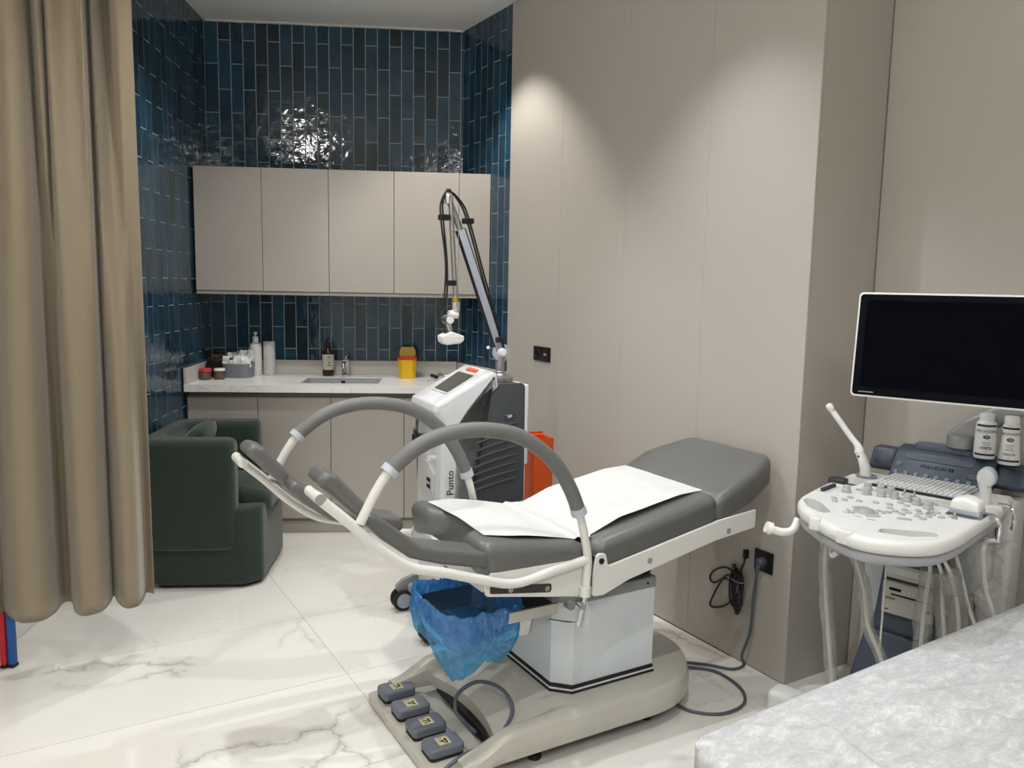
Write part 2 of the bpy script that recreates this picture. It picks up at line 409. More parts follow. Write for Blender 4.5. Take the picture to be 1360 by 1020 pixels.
# floor: grout slab + marble tiles
fl = MB(); fp = [(-3.4, -2.6), (4.6, -2.6), (4.6, 6.2), (-3.4, 6.2)]
fl.addm([(x, y, -.06) for x, y in fp]+[(x, y, -.0015) for x, y in fp], [(0, 1, 2, 3), (4, 5, 6, 7), (0, 1, 5, 4), (1, 2, 6, 5), (2, 3, 7, 6), (3, 0, 4, 7)])
floor = struct(fl.build('floor', 'floor_grout'))
def clip(poly, n, d):
    out = []
    for i in range(len(poly)):
        a, b = poly[i-1], poly[i]; fa = a.dot(n)-d; fb = b.dot(n)-d
        if (fa <= 0) != (fb <= 0): out.append(a+(b-a)*(fa/(fa-fb)))
        if fb <= 0: out.append(b)
    return out
PU, PV = 1.195, .598
for i in range(-4, 3):
    for j in range(-6, 6):
        u0, v0 = .969+PU*i, 2.826+PV*j; g = .0012
        poly = [ug*a+vg*c for a, c in ((u0+g, v0+g), (u0+PU-g, v0+g), (u0+PU-g, v0+PV-g), (u0+g, v0+PV-g))]
        poly = clip(poly, vb, P0.dot(vb)-.002)
        poly = clip(poly, -ub, -LP.dot(ub)-.002) if poly else poly
        if poly and v0+PV/2 > BC.dot(vg): poly = clip(poly, ug, BC.dot(ug)-.002)
        elif poly: poly = clip(poly, ug, RW-.002)
        poly = clip(poly, Vector((0, -1, 0)), 2.2) if poly else poly
        if not poly or len(poly) < 3: continue
        c = sum(poly, Vector())/len(poly); mb = MB(); N = len(poly)
        top = [(p-c)*1.0 for p in poly]
        mb.addm([v-Z3*.008 for v in top]+[v for v in top], [tuple(range(N))[::-1], tuple(range(N, 2*N))]+[(k, (k+1) % N, N+(k+1) % N, N+k) for k in range(N)])
        mb.build('tile', 'floor_marble', floor, loc=c)

# tiled niche walls
TH = .0017
def chamfer_tile(wd, ht):
    e = .0007; mb = MB(); a, b = wd/2, ht/2
    mb.addm([(-a, 0, -b), (a, 0, -b), (a, 0, b), (-a, 0, b), (-a, -TH+e, -b), (a, -TH+e, -b), (a, -TH+e, b), (-a, -TH+e, b),
             (-a+e, -TH, -b+e), (a-e, -TH, -b+e), (a-e, -TH, b-e), (-a+e, -TH, b-e)],
            [(0, 1, 2, 3)]+[(k, (k+1) % 4, 4+(k+1) % 4, 4+k) for k in range(4)]+[(4+k, 4+(k+1) % 4, 8+(k+1) % 4, 8+k) for k in range(4)]+[(8, 9, 10, 11)])
    return mb.mesh('tile', 'glazed_tile', 25)
TM = {}
def tile_wall(parent, org, du, rz, cols, windows, P=.2945, g=.0048):
    """cols: (s0, s1, phase); org + du*s is the foot of the wall face"""
    for s0, s1, ph in cols:
        z = ph - P*math.floor((ph)/P)
        z -= P
        while z < ZC:
            for a, b in windows(s0, s1):
                lo, hi = max(z+g/2, a), min(z+P-g/2, b)
                if hi-lo < .012: continue
                key = (round(s1-s0-g, 4), round(hi-lo, 4))
                if key not in TM: TM[key] = chamfer_tile(*key)
                p = org+du*((s0+s1)/2)+Z3*((lo+hi)/2)
                link('tile', TM[key], parent, p, (random.gauss(0, .0028), 0, rz+random.gauss(0, .006)))
            z += P
wall_back = wall_slab('wall_back', LC+vb*.008-ub*.3, P0+vb*.008+ub*.4, -vb, .12, 0, ZC, 'grout')
cols = []
for k in range(22):
    s0 = -1.588+.0752*k; s1 = min(s0+.0752, .009)
    if s1-s0 < .012: break
    s0 = s0 if k else -1.597
    cols.append((s0, s1, 2.837 if k % 2 == 0 else 2.684))
tile_wall(wall_back, P0+vb*.008, ub, YB, cols, lambda a, b: [(.985, 1.47), (2.1, ZC-.012)])
LE = 1.34                                                         # tiled length of the left wall
wall_left = wall_slab('wall_left', LC-ub*.008+vb*.1, LC-ub*.008-vb*LE, ub, .26, 0, ZC, 'grout')
cols = [(-.0065, .056, 2.686)]
for k in range(16): cols.append((.056+.0795*k, .056+.0795*(k+1), 2.539 if k % 2 == 0 else 2.686))
tile_wall(wall_left, LC-ub*.008, -vb, R(90)+YB, cols, lambda a, b: [(.45 if a > .5 else .9, ZC-.004)] if a > .3 else [(.985, ZC-.004)])
wall_plain = wall_slab('wall_left_plain', LP-vb*(LE-.1), LP-vb*7.8, ub, .12, 0, ZC, 'plaster')
wall_right = wall_slab('wall_right', BC+ug*.012+vg*.101, BC+ug*.012+vg*3.0, -ug, .10, 0, ZC, 'grout')
cols = []
for k in range(8):
    s0 = -.003+.0775*k; cols.append((s0 if k else -.010, s0+.0775, 2.97 if k % 2 == 0 else 2.817))
tile_wall(wall_right, BC+ug*.012+vg*2.76, -vg, -(R(90)-YG), cols, lambda a, b: [(.985, ZC-.004)])
# panelled part: four panels with fine seams
PWD = .5357
for k in range(4):
    a, b = .0004+PWD*k, PWD*(k+1)-.0004
    mb = MB(); mb.box(-(b-a)/2, (b-a)/2, -.012, 0, .004, ZC-.004, .0012, 1)
    mb.build('panel', 'wall_panel', wall_right, loc=BC+ug*.012+vg*((a+b)/2), rot=(0, 0, -(R(90)-YG)))
wall_return = wall_slab('wall_return', BC+ug*.0125, AC+ug*.10, -vg, .10, 0, ZC, 'wall_panel')
wall_alcove = wall_slab('wall_alcove', AC+vg*.02, AC-vg*5.6, -ug, .12, 0, ZC, 'wall_panel')
mb = MB(); mb.box(0, .0035, -.004, -.0005, .004, ZC-.004)          # dark strip standing in for the shadow line in the alcove corner
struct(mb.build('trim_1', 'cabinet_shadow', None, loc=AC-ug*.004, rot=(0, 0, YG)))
wall_front = wall_slab('wall_front', Vector((-3.2, -2.2, 0)), Vector((4.6, -2.2, 0)), Vector((0, 1, 0)), .1, 0, ZC, 'plaster')
cm = MB(); cp = [(-3.4, -2.4), (4.6, -2.4), (4.6, 6.2), (-3.4, 6.2)]
cm.addm([(x, y, ZC) for x, y in cp]+[(x, y, ZC+.1) for x, y in cp], [(0, 1, 2, 3), (4, 5, 6, 7), (0, 1, 5, 4), (1, 2, 6, 5), (2, 3, 7, 6), (3, 0, 4, 7)])
ceiling = struct(cm.build('ceiling', 'plaster'))
# ragged white filler line where the tiles meet the ceiling
mb = MB(); n = 60
for i in range(n):
    a = -1.58+1.575*i/n; b = -1.58+1.575*(i+1)/n; h = .010+.006*abs(noise.noise((a*9, 0, 0)))
    mb.box(a, b, -.013, .0, ZC-h, ZC-.0005)
struct(mb.build('trim_2', 'trim_white', None, loc=P0+vb*.006, rot=(0, 0, YB)))
# downlight fittings
where = ['by the tiled niche and panelled wall', 'above the exam chair headrest', 'in front of the niche counter', 'above the open marble floor',
         'above the covered bed', 'behind the viewer', 'far right of the room']
for (x, y, wt, cone, bl, colr), ww in zip(DOWNLIGHTS, where):
    t = thing('downlight', 'round white recessed ceiling downlight '+ww, 'downlight', (x, y, ZC), 0, 'ceiling downlights')
    mb = MB(); mb.lathe([(.034, -.001), (.036, -.004), (.046, -.004), (.048, -.0005), (.048, 0), (.034, 0)], n=28); mb.build('trim_ring', 'bright_white', t)
    mb = MB(); mb.lathe([(.0, -.0006), (.033, -.0006)], n=24); mb.build('lens', 'lamp_glow', t)
    l = bpy.data.lights.new('downlight_lamp', 'SPOT'); l.energy = wt*SPOT_K; l.spot_size = R(cone); l.spot_blend = bl; l.shadow_soft_size = .022; l.color = colr
    lo = bpy.data.objects.new('downlight_lamp', l); COL.objects.link(lo); lo.parent = t; lo.location = (0, 0, -.02)

for gx, gy, gl in ((-1.62, 1.10, 'opal globe lamp added in front of the curtain for the tile highlight'), (.75, -1.1, 'opal globe lamp added behind the viewer to brighten the room')):  # unseen globes added for the tile highlight and for room brightness
    t = thing('added_globe', gl, 'lamp', (gx, gy, ZC), 0, 'added opal globe lamps')
    MB().lathe([(0, -.155), (.03, -.150), (.058, -.128), (.07, -.09), (.06, -.052), (.04, -.03)], n=28).build('globe', 'added_globe_glow', t)
    MB().lathe([(.04, -.03), (.05, -.026), (.05, -.0005)], n=24).build('base', 'bright_white', t)

# ================================================================== NICHE: cabinets, counter
def BF(name, label, cat, x, d, z=0, rz=0, group=None):
    p = P0+ub*x-vb*d; return thing(name, label, cat, (p.x, p.y, z), YB+rz, group)
# wall cabinets (x along the wall, -y towards the room)
def wall_cab(x0, x1, doors, label):
    t = BF('wall_cabinet', label, 'cabinet', x0, 0, 1.42, 0, 'wall cabinets above the counter'); W_ = x1-x0
    mb = MB(); mb.box(.0005, W_-.0005, -.318, -.012, .0, .745, .001, 1); mb.build('body', 'cabinet_edge', t)
    for a, b in doors:
        mb = MB(); mb.box(a-x0+.0014, b-x0-.0014, -.338, -.3185, .022, .748, .0015, 1); mb.build('door', 'cabinet', t)
    mb = MB(); mb.box(.0005, W_-.0005, -.332, -.3185, .0, .019, .001, 1); mb.build('grip_rail', 'cabinet_edge', t)
wall_cab(-1.583, -.798, [(-1.583, -1.190), (-1.190, -.798)], 'double-door beige wall cabinet at the left end of the row')
wall_cab(-.798, -.018, [(-.798, -.409), (-.409, -.018)], 'double-door beige wall cabinet in the middle, left of the laser arm')
t = BF('wall_cabinet', 'narrow beige wall cabinet at the right end behind the laser arm', 'cabinet', -.018, 0, 1.42, 0, 'wall cabinets above the counter')
zt = lambda f: [(.0005, -.012), (.0005, -.318), (.188*f, -.318), (.188*f-.155, -.012)]
MB().pad(zt(1), 0, .745, .001, 1).build('body', 'cabinet_edge', t)
MB().box(.0014, .1895, -.338, -.3185, .022, .748, .0015, 1).build('door', 'cabinet', t)
MB().box(.0005, .188, -.332, -.3185, .0, .019, .001, 1).build('grip_rail', 'cabinet_edge', t)
# base cabinets
BX = [-1.586, -1.186, -.765, -.335]
names = ['at the left end beside the armchair', 'second from the left in the row', 'third from the left in the row under the sink']
for k in range(3):
    a, b = BX[k], BX[k+1]; t = BF('base_cabinet', 'taupe handleless base cabinet '+names[k], 'cabinet', a, 0, 0, 0, 'base cabinets under the counter'); W_ = b-a
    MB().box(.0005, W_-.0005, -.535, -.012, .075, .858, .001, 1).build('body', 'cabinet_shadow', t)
    MB().box(.0016, W_-.0016, -.556, -.536, .098, .826, .0015, 1).build('door', 'cabinet', t)
    MB().box(.0005, W_-.0005, -.522, -.50, .0, .092, .001, 1).build('toe_kick', 'cabinet', t)
t = BF('base_cabinet', 'taupe base cabinet at the right end behind the laser machine', 'cabinet', BX[3], 0, 0, 0, 'base cabinets under the counter')
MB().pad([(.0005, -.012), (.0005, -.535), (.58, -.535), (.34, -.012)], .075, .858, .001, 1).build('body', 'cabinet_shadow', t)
MB().box(.0016, .30, -.556, -.536, .098, .826, .0015, 1).build('door', 'cabinet', t)
MB().box(.303, .585, -.556, -.536, .098, .826, .0015, 1).build('door', 'cabinet', t)
MB().pad([(.0005, -.50), (.0005, -.522), (.57, -.522), (.56, -.50)], 0, .092, .001, 1).build('toe_kick', 'cabinet', t)
# countertop with sink cut-out; right edge follows the splayed wall
ct = BF('countertop', 'white marble countertop resting on the base cabinets', 'countertop', 0, 0, 0)
def rx(d): return d*math.tan(YG-YB)*1.0     # x of the splayed wall at depth d
SX0, SX1, SD0, SD1 = -.955, -.49, .17, .49
mb = MB()
zt0, zt1 = .862, .905
mb.box(-1.588, SX0, -.60, -.012, zt0, zt1); mb.box(SX0, SX1, -SD0, -.012, zt0, zt1); mb.box(SX0, SX1, -.60, -SD1, zt0, zt1)
mb.pad([(SX1, -.012), (SX1, -.60), (rx(.60)-.014, -.60), (rx(.012)-.014, -.012)], zt0, zt1, .0005, 1)
mb.build('slab', 'counter_marble', ct, 20)
TR = [MB().box(-1.570, -.02, -.020, -.0, .9055, .997, .001, 1).build('trim_3', 'splash')]
TR.append(MB().box(-1.588, -1.571, -.60, -.0, .9055, .997, .001, 1).build('trim_4', 'splash'))
a = YG-YB
M = Matrix.Rotation(-(math.pi/2-a), 4, 'Z')
mb = MB(); mb.box(.005, .66, -.020, -.001, .9055, .992, .001, 1, M=M); TR.append(mb.build('trim_5', 'splash'))
for o in TR: struct(o); o.location = P0; o.rotation_euler = (0, 0, YB)
# sink
t = BF('sink', 'grey undermount sink basin in the marble countertop', 'sink', (SX0+SX1)/2, (SD0+SD1)/2, 0)
hw, hd = (SX1-SX0)/2-.001, (SD1-SD0)/2-.001
mb = MB()
o_ = [(-hw, -hd), (hw, -hd), (hw, hd), (-hw, hd)]; i_ = [(-hw+.006, -hd+.006), (hw-.006, -hd+.006), (hw-.006, hd-.006), (-hw+.006, hd-.006)]
k_ = [(-hw+.02, -hd+.02), (hw-.02, -hd+.02), (hw-.02, hd-.02), (-hw+.02, hd-.02)]
V = [(x, y, .9) for x, y in o_]+[(x, y, .9) for x, y in i_]+[(x, y, .76) for x, y in k_]+[(x, y, .74) for x, y in o_]
F = [(k, (k+1) % 4, 4+(k+1) % 4, 4+k) for k in range(4)]+[(4+k, 4+(k+1) % 4, 8+(k+1) % 4, 8+k) for k in range(4)]+[(8, 9, 10, 11), (12, 13, 14, 15)]+[(k, (k+1) % 4, 12+(k+1) % 4, 12+k) for k in range(4)]
mb.addm(V, F).build('basin', 'us_grey', t)
MB().lathe([(0, .766), (.03, .766), (.034, .762), (.034, .76)], n=24).build('drain', 'chrome', t)
MB().lathe([(0, .905), (.012, .905), (.013, .9), (.006, .86), (.006, .78)], (.02, -hd+.03, .012), 14).build('plug_knob', 'black_plastic', t)
# faucet
t = BF('faucet', 'chrome single-lever faucet behind the sink', 'faucet', -.735, .085, .905)
MB().lathe([(.026, 0), (.026, .008), (.021, .012), (.021, .085), (.023, .088), (.023, .105), (.018, .112), (0, .113)], n=24).build('body', 'chrome', t)
MB().tube(spline([(0, -.015, .07), (0, -.06, .088), (0, -.105, .085), (0, -.118, .062)], 5), [.012]*15+[.011], 14).build('spout', 'chrome', t)
MB().tube([(0, 0, .11), (.004, .006, .122), (.014, .03, .142)], [.010, .011, .006], 12).build('lever', 'chrome', t)

# ---- things on the counter
ZT = .905
t = BF('pump_bottle', 'white cylindrical pump bottle beside the paper roll', 'bottle', -1.30, .085, ZT)
MB().lathe([(0, 0), (.035, 0), (.038, .004), (.038, .185), (.034, .2), (.018, .21), (.0175, .214)], n=28).build('bottle_body', 'white_plastic', t)
cap = MB().lathe([(.018, .214), (.018, .243), (.014, .247), (.005, .248), (.005, .258), (.011, .262), (.012, .272), (.008, .276), (0, .276)], n=20).build('pump_cap', 'bright_white', t)
t = BF('paper_roll', 'white upright tissue roll right of the pump bottle', 'paper roll', -1.218, .075, ZT)
MB().lathe([(.013, .001), (.036, 0), (.037, .003), (.037, .212), (.036, .215), (.014, .214)], n=30).build('roll', 'paper_white', t)
MB().lathe([(.0125, 0.0), (.0125, .213), (.0095, .213), (.0095, 0.0)], n=20).build('core', 'cardboard', t)
t = BF('dispenser_bottle', 'dark brown glass bottle with pale label beside the faucet', 'bottle', -.845, .085, ZT)
MB().lathe([(0, 0), (.035, 0), (.037, .004), (.037, .145), (.031, .163), (.015, .178), (.0135, .184)], n=28).build('bottle_body', 'brown_glass', t)
MB().lathe([(.0376, .04), (.0376, .138)], n=28).build('label_band', 'label_paper', t)
MB().lathe([(.0145, .184), (.0145, .205), (.006, .21), (.004, .232), (.009, .236), (.009, .245), (0, .247)], n=18).build('pump_cap', 'brown_glass', t)
for i, (zz, ww) in enumerate([(.122, .02), (.105, .026), (.088, .012), (.07, .018)]):
    a0 = -1.9
    MB().grid(lambda u, v: (.0381*math.cos(-1.3-ww/.038/2+u*ww/.038), .0381*math.sin(-1.3-ww/.038/2+u*ww/.038), zz+(v-.5)*.006), 6, 2).build('label_print', 'ink' if i != 1 else 'cap_grey', t, fix=False)
t = BF('sharps_container', 'yellow sharps tub with red rim and open olive lid', 'container', -.335, .19, ZT)
oct_ = lambda r: [(r*math.cos(2*math.pi*(k+.5)/10), r*.82*math.sin(2*math.pi*(k+.5)/10)) for k in range(10)]
mb = MB(); A_ = oct_(.054); B_ = oct_(.060)
mb.addm([(x, y, 0) for x, y in A_]+[(x, y, .122) for x, y in B_], [tuple(range(10))[::-1]]+[(k, (k+1) % 10, 10+(k+1) % 10, 10+k) for k in range(10)]).build('tub', 'yellow_plastic', t, 10)
MB().pad([(x*1.08, y*1.08) for x, y in B_], .121, .136, .004, 2).build('rim', 'red_plastic', t)
lid = rpoly([(-.05, 0), (.05, 0), (.052, .03), (.04, .062), (-.04, .062), (-.052, .03)], .012, 4)
MB().pad(lid, -.004, .004, .0015, 1, mp=lambda a, b, h: (a, .042+b*.18-h, .133+b)).build('lid', 'olive_yellow', t)
t = BF('binder_clip', 'black clip lying on a tissue right of the sharps tub', 'clip', -.165, .25, ZT+.004, .4)
MB().box(-.028, .022, -.011, .011, .006, .026, .004, 2, M=Matrix.Rotation(.35, 4, 'Y')).build('body', 'black_plastic', t)
MB().tube(spline([(.02, .006, .02), (.045, .012, .03), (.058, .0, .026), (.045, -.012, .022), (.02, -.006, .016)], 5), .0022, 8).build('wire_handle', 'black_plastic', t)
MB().tube(spline([(.05, -.03, .006), (.075, -.02, .02), (.09, -.035, .018), (.08, -.05, .008), (.056, -.044, .006)], 5, True), .003, 8, True).build('ring', 'steel', t)
def crumple(nx, ny, sx, sy, amp, fr_, seed, hb=0):
    return lambda u, v: ((u-.5)*sx+.004*noise.noise((u*7, v*5, seed)), (v-.5)*sy+.004*noise.noise((u*6, v*7, seed+3)), hb+amp*abs(noise.noise((u*fr_, v*fr_, seed+9))))
t = tag(MB().grid(crumple(16, 12, .11, .08, .010, 5, 2.1, .0008), 16, 12).build('tissue', 'paper_white', None, 60, tuple(P0+ub*-.165-vb*.27+Z3*ZT), (0, 0, YB+.2), False), 'crumpled white tissue under the black clip on the counter', 'tissue')
t = BF('storage_jar', 'small glass jar with red lid at the counter corner', 'jar', -1.535, .36, ZT)
MB().lathe([(0, 0), (.031, 0), (.034, .005), (.034, .045), (.031, .05)], n=26).build('glass', 'jar_glass', t)
MB().lathe([(.036, .05), (.036, .066), (.034, .069), (0, .069)], n=26).build('lid', 'pinkish_red', t)
t = BF('storage_jar', 'small dark glass jar with white lid beside the red-lidded jar', 'jar', -1.458, .34, ZT)
MB().lathe([(0, 0), (.029, 0), (.032, .005), (.032, .05), (.029, .054)], n=26).build('glass', 'jar_glass', t)
MB().lathe([(.033, .054), (.033, .064), (.031, .067), (0, .067)], n=26).build('lid', 'bright_white', t)
t = BF('carton', 'open brown cardboard carton of black packets in the corner', 'box', -1.516, .205, ZT, .0)
mb = MB(); mb.box(-.045, .045, -.06, .06, 0, .085); mb.build('carton_body', 'black_plastic', t)
MB().box(-.044, .044, .056, .060, .085, .135, .0008, 1).build('flap', 'cardboard', t)
MB().box(-.044, .044, -.05, -.046, .06, .10, .0008, 1, M=Matrix.Rotation(-.5, 4, 'X')).build('flap', 'cardboard', t)
for k in range(5):
    MB().box(-.038, .034, -.008, .008, 0, .035, .003, 1, M=Matrix.Translation((.006*k-.01, -.04+.018*k, .078+.004*(k % 2)))@Matrix.Rotation(.3*(-1)**k, 4, 'Y')).build('packet', 'brown_glass' if k % 2 else 'black_plastic', t)
t = BF('storage_basket', 'grey ribbed plastic basket full of white sachets', 'basket', -1.378, .205, ZT, -.18)
def basket(u, v):
    an = 2*math.pi*u; pr = 4.0
    rr = (abs(math.cos(an))**pr+abs(math.sin(an))**pr)**(-1/pr)*(1+.012*math.cos(an*44))
    return (.088*rr*math.cos(an)*(.94+.06*v), .075*rr*math.sin(an)*(.94+.06*v), v*.088)
mb = MB().grid(basket, 176, 3, True); mb.f.append(tuple(i*3 for i in range(176))); mb.build('basket_body', 'basket_grey', t, 20)
random.seed(3)
cw = ['leftmost', 'left of centre', 'right of centre', 'rightmost']
for k in range(8):
    c_, r_ = k % 4, k//4
    sx, sy = .058, random.uniform(.085, .105)-.015*(r_ == 0)
    M = Matrix.Translation((-.060+.040*c_, -.032+.058*r_, .092+.014*r_+random.uniform(-.008, .012))) @ Matrix.Rotation(random.uniform(-.35, .35), 4, 'Z') @ Matrix.Rotation(random.uniform(1.15, 1.4), 4, 'X') @ Matrix.Rotation(random.uniform(-.3, .3), 4, 'Z')
    mb = MB().grid(crumple(9, 9, sx, sy, .020, 3.5, k*1.7), 9, 9).xf(M); o = mb.build('sachet', 'frosted_film' if k == 5 else 'bright_white', None, 60, None, None, False)
    p = P0+ub*-1.378-vb*.205; o.location = (p.x, p.y, ZT); o.rotation_euler = (0, 0, YB-.18)
    tag(o, 'crumpled white sachet, %s in the %s row of the grey basket' % (cw[c_], 'back' if r_ else 'front'), 'sachet', 'sachets in the grey basket')
    if k == 1: o_front = o
o = o_front
MB().box(-.012, .012, -.001, .001, -.006, .006, M=Matrix.Translation((-.02, -.058, .118))@Matrix.Rotation(-.2, 4, 'X')).build('print', 'navy_ink', o)

# ================================================================== EXAM CHAIR (u along the couch towards the head, v across, z up)
CA = R(30.0); CO = (1.6, 2.28)
ca = Vector((math.cos(CA), math.sin(CA), 0)); cl = Vector((-math.sin(CA), math.cos(CA), 0))
chair = thing('exam_chair', 'grey and white gynaecological exam chair on a beige floor base', 'exam chair', tuple(ca*CO[0]+cl*CO[1]), CA)
VC = 2.28
def CB(mb, name, mat, parent=None, angle=35, fix=True):
    mb.v = [(x-CO[0], y-CO[1], z) for x, y, z in mb.v]
    return mb.build(name, mat, parent or chair, angle, None, None, fix)
side = lambda a, b, h: (a, h, b)                # outline in (u, z), extruded across v
# --- floor base
def halfw(u):
    if u < 1.70: return .312
    q = min(1, (u-1.70)/.335); return .312*math.sqrt(max(0, 1-q**2.3))
def smooth(x): x = max(0, min(1, x)); return x*x*(3-2*x)
def ustart(t):                                   # wings reach forward either side of the pedals
    c = 1.185-.05*(t/.78)**2
    return c+(1.0-c)*smooth((abs(t)-.755)/.06)
def btop(u, t):
    rim = smooth((abs(t)-.70)/.14)
    mid = .146-.058*smooth((1.42-u)/.27)
    wing = .146-.066*smooth((1.18-u)/.18)
    return mid*(1-rim)+wing*rim
NU, NT_ = 44, 81
def basef(i, j):
    t = 2*j-1; k = i*(NU-1)/NU; tt = math.copysign(abs(t)**.9, t)
    u0 = ustart(t); q = max(0, (i*NU-1)/(NU-1)) if i > 0 else 0
    u = u0+(2.035-u0)*(1-(1-q)**1.5); z = btop(u, t)
    e = max(0, abs(t)-.93)/.07; z -= .014*e*e
    if i == 0: z = .05
    return (u, VC+halfw(u)*tt, z)
mb = MB().grid(basef, NU+1, NT_)
base = CB(mb, 'base_cover', 'taupe', None, 40, False)
mb = MB(); out = [1.0+1.035*(1-(1-i/59)**1.5) for i in range(60)]
ringo = [(u, VC-halfw(u)) for u in out]+[(u, VC+halfw(u)) for u in out[::-1]]
def skz(u): return btop(u, 1)-.014
V = []; F = []
lay = ((0, None), (.006, -.02), (.007, -.045), (.002, .058), (-.012, .052))
for sd in (out, out[::-1]):
    pass
n_ = len(out); row = [(u, VC-halfw(u)) for u in out]+[(u, VC+halfw(u)) for u in out[::-1][1:]]
N = len(row)
for q, zz in lay:
    for u, v in row:
        d = Vector((u-1.55 if u > 1.7 else 0, v-VC)).normalized()
        z = skz(u) if zz is None else (max(skz(u)+zz, .06) if zz < 0 else zz)
        V.append((u+d.x*q, v+d.y*q, z))
F = [(r_*N+k, r_*N+k+1, (r_+1)*N+k+1, (r_+1)*N+k) for r_ in range(len(lay)-1) for k in range(N-1)]
mb.addm(V, F); CB(mb, 'base_skirt', 'taupe', None, 40, False)
CB(MB().pad(rpoly([(1.16, 2.03), (1.24, 2.03), (1.24, 2.53), (1.16, 2.53)], .01, 2), .02, .0495, .002, 1), 'gap_shade', 'black_rubber')  # black slab stands in for the shadow line under the cover's front edge
CB(MB().pad([(1.24+.7*q[0], VC+q[1]*.27) for q in ((0, -1), (.7, -1), (1, -.5), (1, .5), (.7, 1), (0, 1))], .035, .051, .002, 1), 'underside', 'black_rubber')
for (u, v) in ((1.28, 2.03), (1.28, 2.53), (1.75, 2.05), (1.75, 2.51)):
    mb = MB().lathe([(0, 0), (.022, 0), (.024, .006), (.02, .018), (.01, .022), (.01, .07)], (u, v, 0), 18); CB(mb, 'foot', 'black_rubber')
# --- lift column
def oct_col(d, c=.055):
    u0, u1, v0, v1 = 1.405-d, 1.80+d, 2.085-d, 2.475+d
    return [(u0+c, v0), (u1, v0), (u1, v1), (u0+c, v1), (u0, v1-c), (u0, v0+c)]
CB(MB().pad(oct_col(.006), .140, .153, .001, 1), 'column_skirt', 'black_rubber')
CB(MB().pad(oct_col(.004), .1535, .160, .001, 1), 'column_skirt', 'column_white')
CB(MB().pad(oct_col(.003), .1605, .172, .001, 1), 'column_skirt', 'black_rubber')
CB(MB().pad(oct_col(0), .1725, .458, .002, 1), 'column', 'column_white', None, 25)
CB(MB().pad(oct_col(.003), .4585, .498, .003, 1), 'column_rim', 'rim_grey', None, 25)
CB(MB().pad([(1.44, 2.11), (1.80, 2.11), (1.80, 2.45), (1.44, 2.45)], .4985, .535, .006, 2), 'column_head', 'dark_metal', None, 25)
CB(MB().cyl((1.765, 2.0825, .478), (1.765, 2.079, .478), .004, n=12), 'screw', 'black_plastic')
CB(MB().box(1.8035, 1.815, 2.12, 2.16, .40, .445, .003, 2), 'switch_box', 'cap_grey')
# --- seat frame and hinge plates
for sgn in (-1, 1):
    vf = VC+sgn*.282; h0, h1 = (vf-.004, vf+.004)
    lower = rpoly([(1.075, .586), (1.44, .520), (1.45, .60), (1.42, .65), (1.09, .655), (1.07, .62)], .015, 4)
    p = CB(MB().pad(lower, h0, h1, .0015, 1, mp=side), 'seat_side_plate', 'white_metal')
    o = vf+sgn*.0055
    slot = rpoly([(1.088, .593), (1.305, .560), (1.305, .588), (1.088, .617)], .008, 4)
    CB(MB().pad(slot, o-.0012, o+.0012, .0008, 1, mp=side), 'rail_slot', 'dark_metal')
    for u, z in ((1.158, .5945), (1.288, .5755)):
        CB(MB().cyl((u, o, z), (u, o+sgn*.004, z), .009, n=16), 'screw', 'steel')
    rail = rpoly([(1.455, .520), (1.50, .518), (1.60, .552), (1.98, .628), (2.17, .650), (2.172, .716), (1.998, .700), (1.515, .612), (1.505, .655), (1.470, .66), (1.458, .60)], [.012, .03, .04, .03, .006, .004, 0, .01, .012, .014, .02], 4)
    o2 = VC+sgn*.292
    CB(MB().pad(rail, o2-.005, o2+.005, .0018, 1, mp=side), 'back_rail', 'white_metal')
    for u, z in ((1.686, .603), (2.04, .655)): CB(MB().cyl((u, o2+sgn*.0045, z), (u, o2+sgn*.0065, z), .0105, n=20), 'rail_cap', 'cap_grey')
    CB(MB().cyl((1.486, o2+sgn*.0045, .634), (1.486, o2+sgn*.009, .634), .0095, n=18), 'pivot_cap', 'black_plastic')
CB(MB().box(1.09, 1.44, 2.005, 2.555, .60, .63, .003, 1), 'seat_pan', 'white_metal')
CB(MB().box(1.075, 1.09, 2.02, 2.54, .59, .655, .003, 1), 'front_plate', 'pale_grey_plastic')
CB(MB().box(1.45, 1.78, 2.10, 2.46, .5355, .56, .003, 1), 'seat_carrier', 'dark_metal')
CB(MB().tube([(1.486, 2.0, .634), (1.486, 2.56, .634)], .012, 12), 'hinge_rod', 'steel')
CB(MB().cyl((1.99, 2.14, .585), (1.99, 2.16, .585), .048, n=28), 'lock_wheel', 'cap_grey')
CB(MB().tube([(1.99, 2.15, .61), (1.99, 2.15, .66)], .008, 10), 'lock_stem', 'white_metal')
# --- cushions
def soft(outline, z0, z1, r, fn, name, crown=.0, mat='vinyl'):
    mb = MB().pad(outline, z0, z1, r, 5, crown=crown, r0=r*.35)
    mb.warp(fn); return CB(mb, name, mat, None, 60)
H = .285
seat_o = rpoly([(1.05, VC-H), (1.455, VC-H), (1.455, VC+H), (1.05, VC+H), (1.062, VC+.14), (1.125, VC+.085), (1.125, VC-.085), (1.062, VC-.14)], [.05, .045, .045, .05, .05, .05, .05, .05], 6)
def seatw(u, v, z):
    t = (z-.63)/.10; f = (u-1.05)/.40
    return (u+.02*(1-t)*max(0, 1-f*2.5), v, z+t*(.008-.055*max(0, f-.35)**1.3*1.6) + .012*t*max(0, 1-f*3))
soft(seat_o, .632, .728, .036, seatw, 'seat_cushion')
back_o = rpoly([(1.47, VC-H), (2.010, VC-H), (2.010, VC+H), (1.47, VC+H)], [.05, .045, .045, .05], 6)
bsl = lambda u: .175*(u-1.47)
